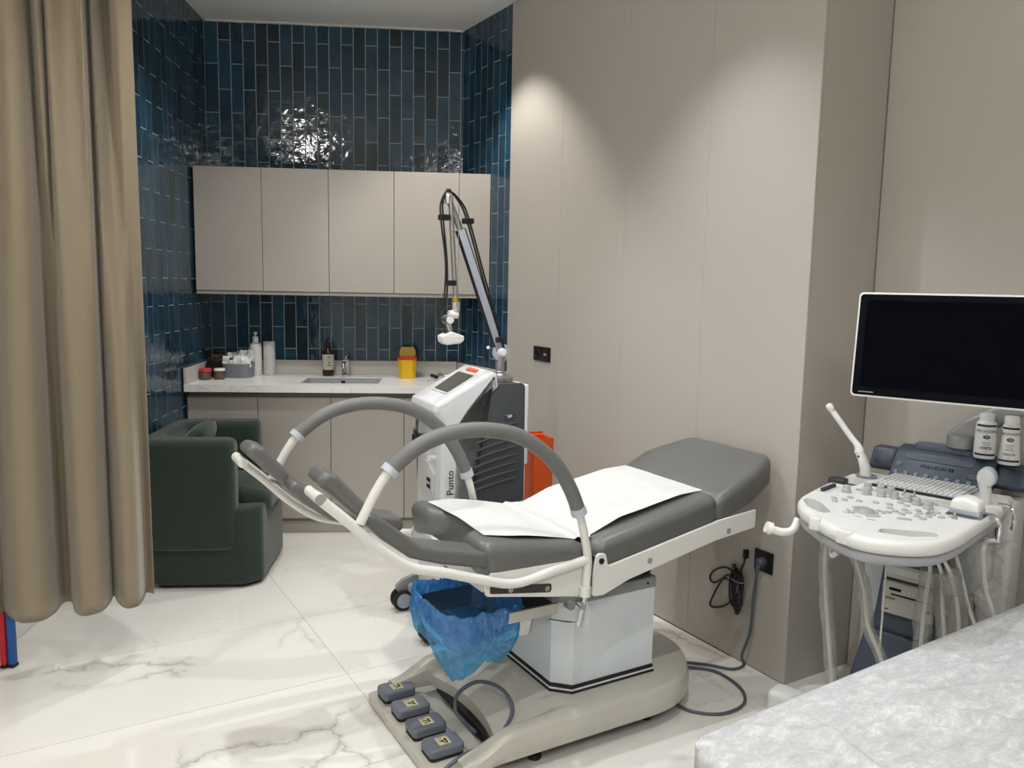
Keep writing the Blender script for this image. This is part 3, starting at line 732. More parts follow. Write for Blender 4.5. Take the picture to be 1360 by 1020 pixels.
def backw(u, v, z):
    t = (z-.6)/.1; f = (u-1.47)/.52
    return (u, v, z+bsl(u)+t*(-.03*max(0, 1-f*3.4)-.022*max(0, f-.8)*3))
soft(back_o, .590, .708, .04, backw, 'back_cushion')
head_o = rpoly([(1.982, VC-H), (2.16, VC-H), (2.335, VC-.22), (2.335, VC+.22), (2.16, VC+H), (1.982, VC+H)], [.045, .25, .06, .06, .25, .045], 6)
def headw(u, v, z):
    t = (z-.6)/.1; f = (u-2.0)/.33
    return (u, v, z+bsl(2.0)+.29*(u-2.0)+t*(-.022*max(0, 1-f*3)))
soft(head_o, .595, .704, .036, headw, 'head_cushion')
# --- paper sheet along seat and back
def topz(u):
    if u < 1.45:
        f = (u-1.05)/.4; return .728+.008-.055*max(0, f-.35)**1.3*1.6+.012*max(0, 1-f*3)
    if u < 1.50: return None
    f = (u-1.47)/.52; return .708+bsl(u)-.03*max(0, 1-f*3.4)-.022*max(0, f-.8)*3
prof = [(u/1000, topz(u/1000)+.0035) for u in list(range(1112, 1440, 16))]+[(1.442, .7005), (1.465, .694), (1.488, .6925)]+[(u/1000, topz(u/1000)+.0035) for u in range(1510, 1992, 20)]
def sheetf(i, j):
    k = i*(len(prof)-1); a = int(min(k, len(prof)-2)); f = k-a
    u = prof[a][0]*(1-f)+prof[a+1][0]*f; z = prof[a][1]*(1-f)+prof[a+1][1]*f
    wv = .222 if u > 1.5 else .238-.03*max(0, (1.20-u)/.1)
    v = VC+.014-wv+2*wv*j+.004*noise.noise((u*9, 1, 0))
    return (u+.02*(abs(2*j-1)-1)*(-1 if i < .1 else 0)*.6, v, z-.001+.0025*abs(noise.noise((u*13, v*10, 4)))*(1-abs(2*j-1)**4)+.004*max(0, noise.noise((u*5+v*9, v*3, 1)))*(1-abs(2*j-1)**4))
sh = MB().grid(sheetf, 90, 26); sh.v = [(x-CO[0], y-CO[1], z) for x, y, z in sh.v]
sheet = sh.build('paper_sheet', 'paper_white', None, 60, tuple(ca*CO[0]+cl*CO[1]), (0, 0, CA), False)
tag(sheet, 'white disposable paper sheet laid along the exam chair cushions', 'paper sheet')
# --- leg supports with padded hoops
def leg_support(sgn, du):
    vt = VC+sgn*.298; par = None
    P = lambda pts, v=vt: [(u+du, v, z) for u, z in pts]
    root = CB(MB().tube(P([(x, y) for x, y, _ in [tuple(q) for q in spline([(1.427, .648, 0), (1.30, .632, 0), (1.165, .616, 0), (1.04, .652, 0), (.93, .690, 0), (.83, .722, 0), (.74, .788, 0), (.66, .868, 0), (.585, .938, 0)], 6)]]), .0145, 14), 'leg_tube', 'white_metal')
    hoop = [tuple(q)[:2] for q in spline([(1.425, .535, 0), (1.432, .64, 0), (1.418, .72, 0), (1.395, .80, 0), (1.352, .895, 0), (1.285, .985, 0), (1.185, 1.057, 0), (1.08, 1.088, 0), (.97, 1.092, 0), (.87, 1.068, 0), (.785, 1.015, 0), (.735, .955, 0), (.685, .865, 0)], 8)]
    n = len(hoop); L = [0]
    for a, b in zip(hoop, hoop[1:]): L.append(L[-1]+math.dist(a, b))
    i0 = next(i for i in range(n) if L[i] > .272); i1 = next(i for i in range(n) if L[i] > L[-1]-.165)
    CB(MB().tube(P(hoop[:i0+2]), .0135, 14), 'hoop_post', 'white_metal')
    CB(MB().tube(P(hoop[i1-2:]), .0135, 14), 'hoop_post', 'white_metal')
    CB(MB().tube(P(hoop[i0:i1+1]), .0228, 16), 'hoop_pad', 'foam_grey')
    for a, b in ((hoop[i0-1], hoop[i0+1]), (hoop[i1-1], hoop[i1+1])):
        CB(MB().tube(P([a, b]), .0255, 18), 'hoop_collar', 'collar_grey')
    # chrome pivot clamp
    CB(MB().tube(P([(1.425, .56), (1.425, .53)]), .0185, 16), 'clamp_sleeve', 'white_metal')
    CB(MB().tube(P([(1.425, .53), (1.412, .46), (1.404, .435)]), .011, 14), 'clamp_post', 'chrome')
    CB(MB().tube([(1.40+du, vt-sgn*.012, .505), (1.40+du, vt+sgn*.022, .505)], .010, 14), 'clamp_bolt', 'chrome')
    CB(MB().tube([(1.365+du, vt-sgn*.012, .512), (1.365+du, vt+sgn*.016, .512)], .014, 16), 'clamp_bolt', 'brushed_steel')
    CB(MB().tube(P([(1.36, .515), (1.385, .50), (1.42, .503)]), .006, 10), 'clamp_link', 'steel')
    CB(MB().tube(P([(1.404, .44), (1.36, .452), (1.30, .472)], vt-sgn*.01), .004, 8), 'clamp_lever', 'steel')
    # end handle bar across
    b0 = VC+sgn*.305; b1 = VC+sgn*.205
    CB(MB().tube([(.578+du, b0, .946), (.578+du, b1, .946)], .0150, 16), 'end_bar', 'white_metal')
    CB(MB().tube([(.578+du, b0+sgn*.001, .946), (.578+du, b0+sgn*.006, .946)], .0145, 16), 'end_cap', 'cap_grey')
    # pads: outline in (u, z), across v
    va, vb_ = sorted((VC+sgn*.283, VC+sgn*.165))
    up_ = rpoly([(.575, .985), (.60, 1.01), (.635, .995), (.715, .905), (.692, .868)], [.02, .022, .022, .018, .018], 5)
    CB(MB().pad([(u+du, z) for u, z in up_], va, vb_, .016, 4, mp=side), 'calf_pad', 'vinyl')
    lo_ = rpoly([(.700, .862), (.728, .882), (.775, .848), (.872, .768), (1.085, .716), (1.096, .664), (.93, .706), (.838, .738), (.752, .806)], [.018, .018, .03, .06, .02, .018, .04, .03, .03], 5)
    mb = MB().pad([(u+du, z) for u, z in lo_], va, vb_, .014, 4, mp=side)
    CB(mb, 'thigh_pad', 'vinyl')
leg_support(-1, 0.0); leg_support(1, -.09)
# --- front tray under the seat
CB(MB().box(1.215, 1.40, 2.096, 2.106, .432, .470, .002, 1), 'tray_rail', 'steel')
CB(MB().box(1.215, 1.40, 2.454, 2.464, .432, .470, .002, 1), 'tray_rail', 'steel')
CB(MB().box(1.30, 1.398, 2.107, 2.453, .458, .462, .001, 1), 'tray_lid', 'dark_metal')
mb = MB(); o_ = rpoly([(1.035, 2.15), (1.36, 2.15), (1.36, 2.41), (1.035, 2.41)], .03, 4)
N = len(o_); cx, cy = 1.19, 2.28
ring = lambda s_, z: [(cx+(u-cx)*s_, cy+(v-cy)*s_, z) for u, v in o_]
V = ring(1.03, .452)+ring(1, .452)+ring(.93, .365)+ring(.9, .358)+ring(.94, .352)+ring(1.03, .448)
F = [(r_*N+k, r_*N+(k+1) % N, (r_+1)*N+(k+1) % N, (r_+1)*N+k) for r_ in (0, 1, 2, 4) for k in range(N)]+[tuple(range(3*N, 4*N)), tuple(range(4*N, 5*N))]
mb.addm(V, F); CB(mb, 'catch_tray', 'steel', None, 40, False)
# --- foot pedal plate with four pedals (own unit, stands on the floor)
pd = thing('foot_pedal_plate', 'beige foot control plate with four grey pedals in front of the chair base', 'foot pedal', tuple(ca*CO[0]+cl*CO[1]), CA)
def PB(mb, name, mat, parent, angle=35):
    mb.v = [(x-CO[0], y-CO[1], z) for x, y, z in mb.v]; return mb.build(name, mat, parent, angle)
pl = rpoly([(.925, 2.045), (1.11, 2.045), (1.135, 2.16), (1.145, 2.28), (1.135, 2.40), (1.10, 2.51), (1.0, 2.60), (.925, 2.60)], [.012, .01, .05, .05, .05, .02, .03, .015], 4)
plate = PB(MB().pad(pl, .004, .040, .006, 3), 'plate', 'taupe', pd)
PB(MB().box(1.076, 1.084, 2.07, 2.50, .0402, .045, .001, 1), 'ridge', 'taupe', pd)
for k in range(4):
    vc_ = 2.525-.13*k
    pe = PB(MB().pad(rpoly([(.945, vc_-.043), (1.065, vc_-.043), (1.065, vc_+.043), (.945, vc_+.043)], .016, 5), .048, .080, .009, 4), 'pedal', 'pedal_grey', pd)
    PB(MB().pad(rpoly([(.947, vc_-.041), (1.063, vc_-.041), (1.063, vc_+.041), (.947, vc_+.041)], .014, 4), .0403, .0478, .001, 1), 'pedal_foot', 'black_rubber', pe)
    PB(MB().box(.985, 1.025, vc_-.024, vc_+.020, .0800, .0806), 'sticker', 'pedal_sticker', pe)
    mb = MB()                                       # pictogram of a couch with an arrow
    mb.box(1.012, 1.017, vc_-.014, vc_+.010, .0807, .0811); mb.box(.992, 1.014, vc_-.004, vc_+.001, .0807, .0811)
    an = (.5, -.5, .2, -.8)[k]
    mb.box(-.012, .012, -.0022, .0022, .0807, .0811, M=Matrix.Translation((1.006, vc_-.012, 0))@Matrix.Rotation(an, 4, 'Z'))
    mb.box(.990, .996, vc_+.010, vc_+.014, .0807, .0811); mb.box(1.000, 1.004, vc_+.010, vc_+.016, .0807, .0811)
    PB(mb, 'pictogram', 'ink', pe)
cab = spline([(1.14, 2.17, .05), (1.13, 2.235, .058), (1.115, 2.27, .085), (1.135, 2.29, .13), (1.20, 2.27, .165), (1.25, 2.20, .16), (1.255, 2.13, .125), (1.20, 2.085, .09), (1.12, 2.058, .075), (1.03, 2.045, .07), (.955, 2.032, .045), (.93, 2.025, .02)], 8)
PB(MB().tube([tuple(q) for q in cab], .0065, 10), 'pedal_cable', 'cable_slate', pd)

# --- blue bag lining the tray
def bagf(i, j):
    an = 2*math.pi*i; c, s = math.cos(an), math.sin(an)
    pr = 4.5; q = (abs(c)**pr+abs(s)**pr)**(-1/pr)
    bu, bv = .128*q*c, .158*q*s
    n1 = noise.noise((c*1.6, s*1.6, 3.1)); n2 = noise.noise((c*5, s*5, j*5)); n3 = noise.noise((c*13, s*13, j*9+7))
    if j < .35:                                     # inside, down to the pan
        f = 1-j/.35; sc = 1-.22*f-.55*max(0, f-.7)/.3; z = .486-.088*min(1, f*1.5)+.012*n2*f
    elif j < .45: f = (j-.35)/.1; sc = 1+.10*f; z = .486+.012*math.sin(f*math.pi)+.008*n2
    else:                                           # skirt hanging outside
        f = (j-.45)/.55; front = max(0, -c)*.6+max(0, -s)*.65+max(0, -c)*max(0, -s)*.55
        drop = .06+.125*front+.04*n1; sc = 1.10+.05*math.sin(f*3.1)-.17*f*f*front+.05*n2*f; z = .486-drop*f+.016*n2*f
    rg = .020*(abs(noise.noise((c*3.1+4, s*3.1, j*3.2)))-.2)+.010*abs(noise.noise((c*7, s*7+3, j*7)))
    return (1.147+bu*(sc+rg*5)+.004*n3, 2.275+bv*(sc+rg*5)+.004*n3, z-.018+.006*n3+rg)
bg = MB().grid(bagf, 110, 46, True); bg.v = [(x-CO[0], y-CO[1], z) for x, y, z in bg.v]
bag = bg.build('waste_bag', 'blue_film', None, 60, tuple(ca*CO[0]+cl*CO[1]), (0, 0, CA), False)
tag(bag, 'translucent blue plastic bag lining the tray under the exam chair', 'plastic bag')

# ================================================================== LASER MACHINE with articulated arm
LA = R(26)
las = thing('laser_machine', 'white and dark grey laser machine on casters with an articulated arm', 'laser machine', (-.40, 3.39, 0), LA)
def LB(mb, name, mat, parent=None, angle=35): return mb.build(name, mat, parent or las, angle)
LB(MB().box(.205, .432, -.146, .146, .135, 1.078, .012, 2), 'chassis', 'laser_dark')
front = rpoly([(.052, .14), (.046, .60), (.050, .92), (.012, .975), (.020, 1.006), (.275, 1.140), (.303, 1.128), (.310, 1.066), (.255, 1.028), (.18, .965), (.139, .905), (.127, .6), (.134, .14)],
              [.012, 0, .03, .02, .018, .02, .014, .01, 0, 0, .02, 0, .01], 5)
LB(MB().pad(front, -.158, .158, .022, 4, mp=side), 'front_shell', 'laser_white')
for sgn in (-1, 1):
    pan = rpoly([(.139, .20), (.131, .6), (.143, .905), (.184, .962), (.259, 1.024), (.312, 1.062), (.316, 1.084), (.434, 1.084), (.442, .20)], [.01, 0, .02, 0, 0, .006, .01, .02, .01], 4)
    y0, y1 = sorted((sgn*.1465, sgn*.1545)); sp = LB(MB().pad(pan, y0, y1, .004, 2, mp=side), 'side_panel', 'laser_dark')
    for k in range(8):                              # louvres
        z = .900-.035*k; a, b = .212-.004*k, .400
        pts = [(a+(b-a)*q, sgn*(.1552), z-.020+.032*q-.012*(1-q)**2) for q in [i/10 for i in range(11)]]
        LB(MB().tube(pts, [.0075*(1-.55*i/10) for i in range(11)], 8), 'louvre', 'laser_dark', sp)
    LB(MB().pad(rpoly([(.336, .925), (.384, .936), (.384, .956), (.336, .945)], .008, 4), *sorted((sgn*.1548, sgn*.1575)), .001, 1, mp=side), 'badge', 'screen_glass', sp)
    LB(MB().pad(rpoly([(.35, .932), (.372, .937), (.372, .950), (.35, .945)], .005, 4), *sorted((sgn*.1578, sgn*.159)), .0005, 1, mp=side), 'badge_mark', 'lilac_grey', sp)
LB(MB().box(.4325, .456, -.152, .152, .72, 1.076, .008, 3), 'rear_shell', 'laser_white')
LB(MB().box(.4325, .446, -.146, .146, .18, .715, .006, 2), 'rear_shell', 'laser_white')
# screen and button on the sloping head
tx, tz = .8853, .4650
def HD(t_, y, h): return (.020+tx*t_-tz*h, y, 1.006+tz*t_+tx*h)
scr = rpoly([(.085, -.098), (.228, -.088), (.228, .09), (.085, .06)], .008, 3)
LB(MB().pad(scr, -.004, .0045, .001, 1, mp=lambda a, b, h: HD(a, b, h)), 'screen', 'screen_glass')
frm = rpoly([(.074, -.110), (.240, -.098), (.240, .102), (.074, .072)], .012, 3)
LB(MB().pad(frm, -.006, .0032, .001, 1, mp=lambda a, b, h: HD(a, b, h)), 'screen_frame', 'pale_grey_plastic')
LB(MB().pad(rpoly([(.250, -.055), (.272, -.055), (.272, .058), (.250, .058)], .010, 5), -.002, .006, .003, 3, mp=lambda a, b, h: HD(a, b, h)), 'stop_button', 'orange_red')
LB(MB().box(-.004, .002, -.01, .01, -.002, .002, M=Matrix.Translation((.282, -.159, 1.108))), 'key_slot', 'black_plastic')
# notch under the head tip, hook and holder on the front
LB(MB().box(.020, .060, -.045, .055, .90, .985, .014, 3), 'head_notch', 'pale_grey_plastic')
LB(MB().tube([(.05, -.05, .845), (.012, -.06, .845), (.000, -.06, .86)], [.008, .008, .012], 12), 'hook', 'white_plastic')
LB(MB().box(.004, .05, .05, .105, .80, .845, .008, 2), 'cable_clip', 'black_plastic')
LB(MB().tube([(.02, .055, .82), (.0, .04, .86), (-.004, .03, .875)], .009, 10), 'cable_clip', 'black_plastic')
LB(MB().tube([(.05, -.075, .765), (.018, -.085, .770)], [.012, .012], 14), 'hook', 'white_plastic')
fp_ = rpoly([(-.09, .60), (.10, .60), (.10, .742), (-.02, .735), (-.09, .70)], [.01, .01, .01, .04, .02], 4)
LB(MB().pad(fp_, .036, .049, .004, 2, mp=lambda a, b, h: (h, a, b)), 'front_plate', 'pale_grey_plastic')
LB(MB().box(.0345, .0362, -.055, -.01, .625, .672, .0005, 1), 'maker_mark', 'navy_ink')
text('DEKA', .0165, fr((0, -1, 0), (0, 0, 1), None, (.0343, -.032, .648)), 'white_plastic', las, 'lettering')
text('e Punto', .045, fr((0, 0, 1), (-1, 0, 0), None, (.088, -.1592, .655)), 'ink', las, 'lettering')
# base with casters
LB(MB().pad(rpoly([(.0, -.16), (.47, -.16), (.47, .16), (.0, .16)], .03, 4), .105, .136, .006, 2), 'base_plate', 'rim_grey')
for (x, y) in ((.0, .19), (.0, -.19), (.45, .17), (.45, -.17)):
    cst = LB(MB().pad(rpoly([(-.045, .115), (-.01, .145), (.06, .165), (.10, .155), (.10, .10), (.035, .06), (-.008, .045)], .014, 3), -.0105, .0105, .003, 1, mp=lambda a, b, h: (x+a, y+h, b)), 'caster', 'rim_grey')
    for dy in (-.022, .022):
        wh = MB().lathe([(.012, -.011), (.040, -.011), (.048, -.007), (.050, 0), (.048, .007), (.040, .011), (.012, .011)], (0, 0, 0), 28, M=Matrix.Translation((x-.01, y+dy, .0505))@Matrix.Rotation(math.pi/2, 4, 'X'))
        LB(wh, 'wheel', 'black_rubber', cst)
        s_ = math.copysign(1, dy)
        LB(MB().cyl((x-.01, y+dy+s_*.011, .0505), (x-.01, y+dy+s_*.0135, .0505), .034, n=24), 'hub', 'lilac_grey', cst)
# articulated arm (in the plane y = 0)
LB(MB().lathe([(.058, 1.080), (.058, 1.094), (.052, 1.098), (.034, 1.104), (.030, 1.112)], (.385, 0, 0), 32), 'arm_base', 'brushed_steel')
LB(MB().lathe([(.024, 1.110), (.024, 1.118), (.019, 1.122), (.019, 1.165), (.022, 1.168), (.022, 1.185)], (.385, 0, 0), 24), 'arm_post', 'brushed_steel')
LB(MB().cyl((.385, .004, 1.205), (.385, -.014, 1.205), .040, n=32), 'elbow_disc', 'lilac_grey')
LB(MB().lathe([(0, .022), (.014, .020), (.020, .010), (.021, 0)], (0, 0, 0), 20, M=Matrix.Translation((.385, -.014, 1.205))@Matrix.Rotation(math.pi/2, 4, 'X')), 'elbow_cap', 'bright_white')
LB(MB().tube([(.352, -.004, 1.222), (.325, -.004, 1.226)], [.003, .003], 8), 'lock_pin', 'steel')
LB(MB().lathe([(0, -.008), (.006, -.005), (.008, 0), (.006, .005), (0, .008)], (.322, -.004, 1.227), 12), 'lock_pin', 'bright_white')
bdir = (Vector((.185, 0, 1.735))-Vector((.378, 0, 1.215))).normalized(); bx = Vector((0, -1, 0)); b3 = bdir.cross(bx)
M = fr(b3, bx, None, Vector((.378, 0, 1.215))); Lb = (Vector((.185, 0, 1.735))-Vector((.378, 0, 1.215))).length
sg = 1 if (M @ Vector((0, 0, 1))-M.translation).dot(bdir) > 0 else -1
LB(MB().box(-.017, .017, -.014, .014, *sorted((0, sg*Lb)), .004, 2, M=M), 'boom', 'boom_paint')
for sx in (-.0185, .0185): LB(MB().box(sx-.0012, sx+.0012, -.0145, .0145, *sorted((0, sg*Lb)), M=M), 'boom_edge', 'ink')
LB(MB().tube([(.185, 0, 1.735), (.135, 0, 1.850)], .0135, 16), 'upper_tube', 'brushed_steel')
LB(MB().lathe([(.019, -.022), (.022, 0), (.019, .022)], (.128, 0, 1.862), 20), 'top_joint', 'chrome')
LB(MB().tube([(.135, -.012, 1.858), (.150, -.012, 1.62), (.162, -.012, 1.44)], .0105, 14), 'drop_tube', 'brushed_steel')
LB(MB().tube([(.172, -.012, 1.78), (.172, -.012, 1.60), (.172, -.012, 1.43)], .002, 6), 'drop_rod', 'steel')
for (x, z, xx) in ((.122, 1.782, -.03), (.152, 1.508, -.025), (.20, 1.772, .03), (.36, 1.262, .024)):
    LB(MB().box(min(x, x+xx)-.008, max(x, x+xx)+.008, -.030, .006, z-.012, z+.012, .004, 1), 'hose_clip', 'black_plastic')
LB(MB().lathe([(0, -.012), (.010, -.009), (.013, 0), (.010, .009), (0, .012)], (.128, -.004, 1.892), 16), 'hose_knot', 'black_rubber')
for k, off in enumerate((0, .011)):
    hp = spline([(.105-off, -.02, 1.40), (.118-off, -.022, 1.46), (.117-off*.6, -.022, 1.60), (.098-off, -.022, 1.78), (.100-off*.7, -.016, 1.85), (.128, -.008, 1.893), (.178+off, -.008, 1.846), (.212+off, -.012, 1.77), (.285+off, -.012, 1.54), (.372+off*.8, -.012, 1.28), (.405, -.01, 1.19)], 8)
    LB(MB().tube([tuple(q) for q in hp], .0042, 8), 'hose', 'cable_black')
LB(MB().tube([tuple(q) for q in spline([(.105, -.022, 1.40), (.085, -.024, 1.36), (.105, -.022, 1.318), (.112, -.02, 1.29)], 6)], .004, 8), 'hose', 'cable_black')
hd_ = LB(MB().lathe([(.017, 1.385), (.019, 1.39), (.019, 1.425), (.015, 1.43)], (.162, -.012, 0), 20), 'wrist_joint', 'chrome')
LB(MB().lathe([(.013, 1.430), (.013, 1.448), (.010, 1.45)], (.160, -.012, 0), 18), 'wrist_collar', 'yellow_brass')
LB(MB().tube([(.170, -.012, 1.372), (.13, -.014, 1.376)], [.017, .016], 18), 'wrist_joint', 'bright_white')
LB(MB().tube([(.124, -.045, 1.352), (.124, .012, 1.352)], .019, 20), 'wrist_joint', 'brushed_steel')
LB(MB().cyl((.124, -.0455, 1.352), (.124, -.05, 1.352), .016, n=20), 'wrist_cap', 'bright_white')
LB(MB().tube([(.124, -.015, 1.345), (.136, -.015, 1.30), (.142, -.015, 1.272)], [.014, .012, .012], 16), 'handpiece_stem', 'steel')
LB(MB().tube([(.118, -.02, 1.30), (.130, -.02, 1.268)], [.010, .009], 14), 'handpiece_stem', 'dark_metal')
hpz = rpoly([(.088, 1.284), (.135, 1.302), (.192, 1.282), (.192, 1.262), (.176, 1.250), (.112, 1.244), (.092, 1.256)], [.006, .02, .006, .01, .01, .02, .01], 4)
LB(MB().pad(hpz, -.045, .018, .008, 3, mp=side), 'handpiece_head', 'white_plastic')

# orange bin behind the laser
ob = thing('waste_bin', 'tall orange plastic bin behind the laser machine', 'bin', (.135, 3.79, 0), R(20))
bo = [(-.06, -.09), (-.025, -.10), (.055, -.055), (.055, .09), (-.06, .09)]
mb = MB(); N = 5
mb.addm([(x*.85, y*.85, 0) for x, y in bo]+[(x, y, .78+(.02 if i < 2 else 0)) for i, (x, y) in enumerate(bo)]+[(x*.92, y*.92, .775) for x, y in bo]+[(x*.8, y*.8, .02) for x, y in bo],
        [tuple(range(5))[::-1]]+[(r_*5+k, r_*5+(k+1) % 5, (r_+1)*5+(k+1) % 5, (r_+1)*5+k) for r_ in range(3) for k in range(5)]+[tuple(range(15, 20))]).build('bin_body', 'orange', ob, 20)
MB().box(-.062, .057, .0905, .094, .70, .79, .001, 1).build('back_lip', 'orange', ob)

# ================================================================== ARMCHAIR
ac = thing('armchair', 'dark green boucle tub armchair beside the curtain', 'armchair', (-1.535, 4.06, 0), R(5))
def GB(mb, name, parent=None, angle=60): return mb.build(name, 'green_cloth', parent or ac, angle)
GB(MB().pad(rpoly([(-.24, -.315), (.215, -.315), (.292, -.25), (.292, .25), (.215, .315), (-.24, .315)], [.05, .07, .05, .05, .07, .05], 6), .02, .40, .018, 4), 'base')
GB(MB().pad(rpoly([(-.285, -.34), (.178, -.34), (.178, -.205), (-.18, -.195), (-.18, .195), (.178, .205), (.178, .34), (-.285, .34)], [.12, .05, .05, .08, .08, .05, .05, .12], 8), .195, .742, .034, 6), 'arm_and_back_shell')
sc_ = MB().pad(rpoly([(-.17, -.195), (.19, -.200), (.315, -.175), (.315, .175), (.19, .200), (-.09, .195)], [.03, .03, .06, .06, .03, .03], 6), .375, .485, .035, 5)
sc_.warp(lambda x, y, z: (x, y, z-(.045*max(0, (x-.16)/.15)**1.5)*(1 if z > .4 else .2)+(.02*max(0, -.0+(.05-abs(x-.2))/.05) if z < .4 else 0)))
GB(sc_, 'seat_cushion')
def pil(i, j):
    a = 2*i-1; b = 2*j-1; q = (1-abs(a)**3.2)*(1-abs(b)**3.2)
    return a*.17*(1-.10*b*b), b*.16*(1-.10*a*a), max(0, q)**.5*.06
P1 = []
for s_ in (1, -1):
    m_ = MB().grid(lambda i, j: (lambda p: (p[0], p[1], p[2]*s_))(pil(i, j)), 21, 17); P1.append(m_)
pm = MB().addm(P1[0].v, P1[0].f).addm(P1[1].v, P1[1].f).xf(Matrix.Translation((-.105, -.03, .632))@Matrix.Rotation(R(-58), 4, 'Y'))
o = pm.build('throw_pillow', 'green_cloth', None, 60); o.location = ac.location; o.rotation_euler = ac.rotation_euler
tag(o, 'small dark green throw pillow on the armchair seat', 'pillow')
MB().pad(rpoly([(-.22, -.29), (.20, -.29), (.27, -.23), (.27, .23), (.20, .29), (-.22, .29)], .05, 4), .0, .0195, .002, 1).build('plinth', 'black_rubber', ac)

# ================================================================== CURTAIN and things behind it
CZ0, CZ1 = .235, 2.60
bot = [(-.12, -.03), (-.08, .03), (-.02, -.02), (.008, -.075), (.035, -.03), (.085, .03), (.15, .028), (.188, -.02), (.208, -.085), (.236, -.088), (.252, -.02), (.285, .028), (.345, .022), (.374, -.03), (.387, -.08), (.401, -.03), (.43, .02), (.474, .015), (.494, -.03), (.506, -.07), (.532, -.05)]
top = [(-.12, -.02), (-.07, .025), (.0, .03), (.072, -.01), (.085, -.06), (.10, -.02), (.135, .03), (.178, .022), (.196, -.03), (.205, -.055), (.222, 0), (.238, 0), (.247, -.045), (.262, -.002), (.31, -.022), (.345, -.012), (.372, .018), (.387, -.045), (.405, .008), (.43, -.06), (.455, -.055), (.478, .012), (.53, .018)]
def resamp(pts, n):
    P = [(q.x, q.y) for q in spline([(a, b, 0) for a, b in pts], 10)]; L = [0]
    for a, b in zip(P, P[1:]): L.append(L[-1]+math.dist(a, b))
    out = []; k = 0
    for i in range(n):
        d = L[-1]*i/(n-1)
        while k < len(L)-2 and L[k+1] < d: k += 1
        f = (d-L[k])/max(1e-9, L[k+1]-L[k]); out.append((P[k][0]*(1-f)+P[k+1][0]*f, P[k][1]*(1-f)+P[k+1][1]*f))
    return out
NC = 220; bt, tp = resamp(bot, NC), resamp(top, NC)
cd = Vector((.902, .432, 0)); cn = Vector((.432, -.902, 0)); c0 = Vector((-1.88, 2.80, 0))
def curf(i, j):
    k = min(NC-1, int(round(i*(NC-1)))); z = CZ0+(CZ1-CZ0)*j; t = min(1, max(0, (z-.5)/2.2)); t = t*t*(3-2*t)
    s = bt[k][0]*(1-t)+tp[k][0]*t; d = bt[k][1]*(1-t)+tp[k][1]*t
    d *= 1.5*(1-.05*t); d += .006*noise.noise((s*9, z*.8, 2))
    p = c0+cd*s+cn*d; return (p.x, p.y, z+(.010*noise.noise((s*6, 0, 0)) if j == 0 else 0))
cm_ = MB().grid(curf, NC, 60)
cu = thing('curtain', 'long beige pleated curtain hanging beside the armchair', 'curtain', tuple(c0))
mb = MB().addm([(x-c0.x, y-c0.y, z) for x, y, z in cm_.v], cm_.f); co = mb.build('cloth', 'curtain_cloth', cu, 80, None, None, False)
sm = co.modifiers.new('thick', 'SOLIDIFY'); sm.thickness = .0025
hm = MB().grid(lambda i, j: (lambda p: (p[0]-c0.x+.002, p[1]-c0.y-.003, CZ0+.001+.0015*j+(p[2]-CZ0)))(curf(i, 0)), NC, 2); hm.build('hem', 'curtain_cloth', cu, 80, None, None, False)
rl = thing('curtain_rail', 'white curtain rail hung from the ceiling', 'rail', tuple(c0+Z3*2.66))
MB().box(-.13, .62, -.012, .012, -.05, -.0005, .002, 1, M=Matrix.Rotation(math.atan2(cd.y, cd.x), 4, 'Z')).build('track', 'bright_white', rl)
for q in (0, .5): MB().tube([tuple(cd*q), tuple(cd*q+Z3*(ZC-2.66))], .008, 10).build('hanger', 'bright_white', rl)
for mt, dx, lab in (('red_board', -.027, 'red upright post standing under the curtain hem'), ('blue_board', .0, 'blue upright post standing right of the red one')):
    t = thing('upright_post', lab, 'post', (-1.914+dx, 2.935+dx*.2, 0), R(-4), 'posts behind the curtain')
    MB().pad(rpoly([(-.0125, -.014), (.0125, -.014), (.0125, .014), (-.0125, .014)], .006, 3), .0125, .62, .003, 2).build('shaft', mt, t)
    MB().box(-.0128, .0132 if dx == 0 else .0128, -.017, .017, 0, .012, .003, 1).build('foot', 'black_rubber', t)

# ================================================================== COVERED BED (foreground)
BA = R(33.2)
bd = thing('exam_bed', 'dark framed exam bed in the right foreground', 'bed', (.350, 1.430, 0), BA)
BL_, BW_ = 1.62, .66
MB().pad(rpoly([(.012, -.012), (BL_-.01, -.012), (BL_-.01, -BW_+.012), (.012, -BW_+.012)], .05, 6), .565, .640, .02, 4).build('mattress', 'vinyl_dark', bd)
MB().pad(rpoly([(.025, -.02), (BL_-.02, -.02), (BL_-.02, -BW_+.02), (.025, -BW_+.02)], .02, 4), .515, .5645, .003, 1).build('frame', 'frame_black', bd)
for (x, y) in ((.10, -.08), (.10, -BW_+.08), (BL_-.1, -.08), (BL_-.1, -BW_+.08)):
    MB().box(x-.022, x+.022, y-.022, y+.022, 0, .514, .003, 1).build('leg', 'frame_black', bd)
def rr(x, y):
    return max(0, -x, x-BL_), max(0, y, -BW_-y)
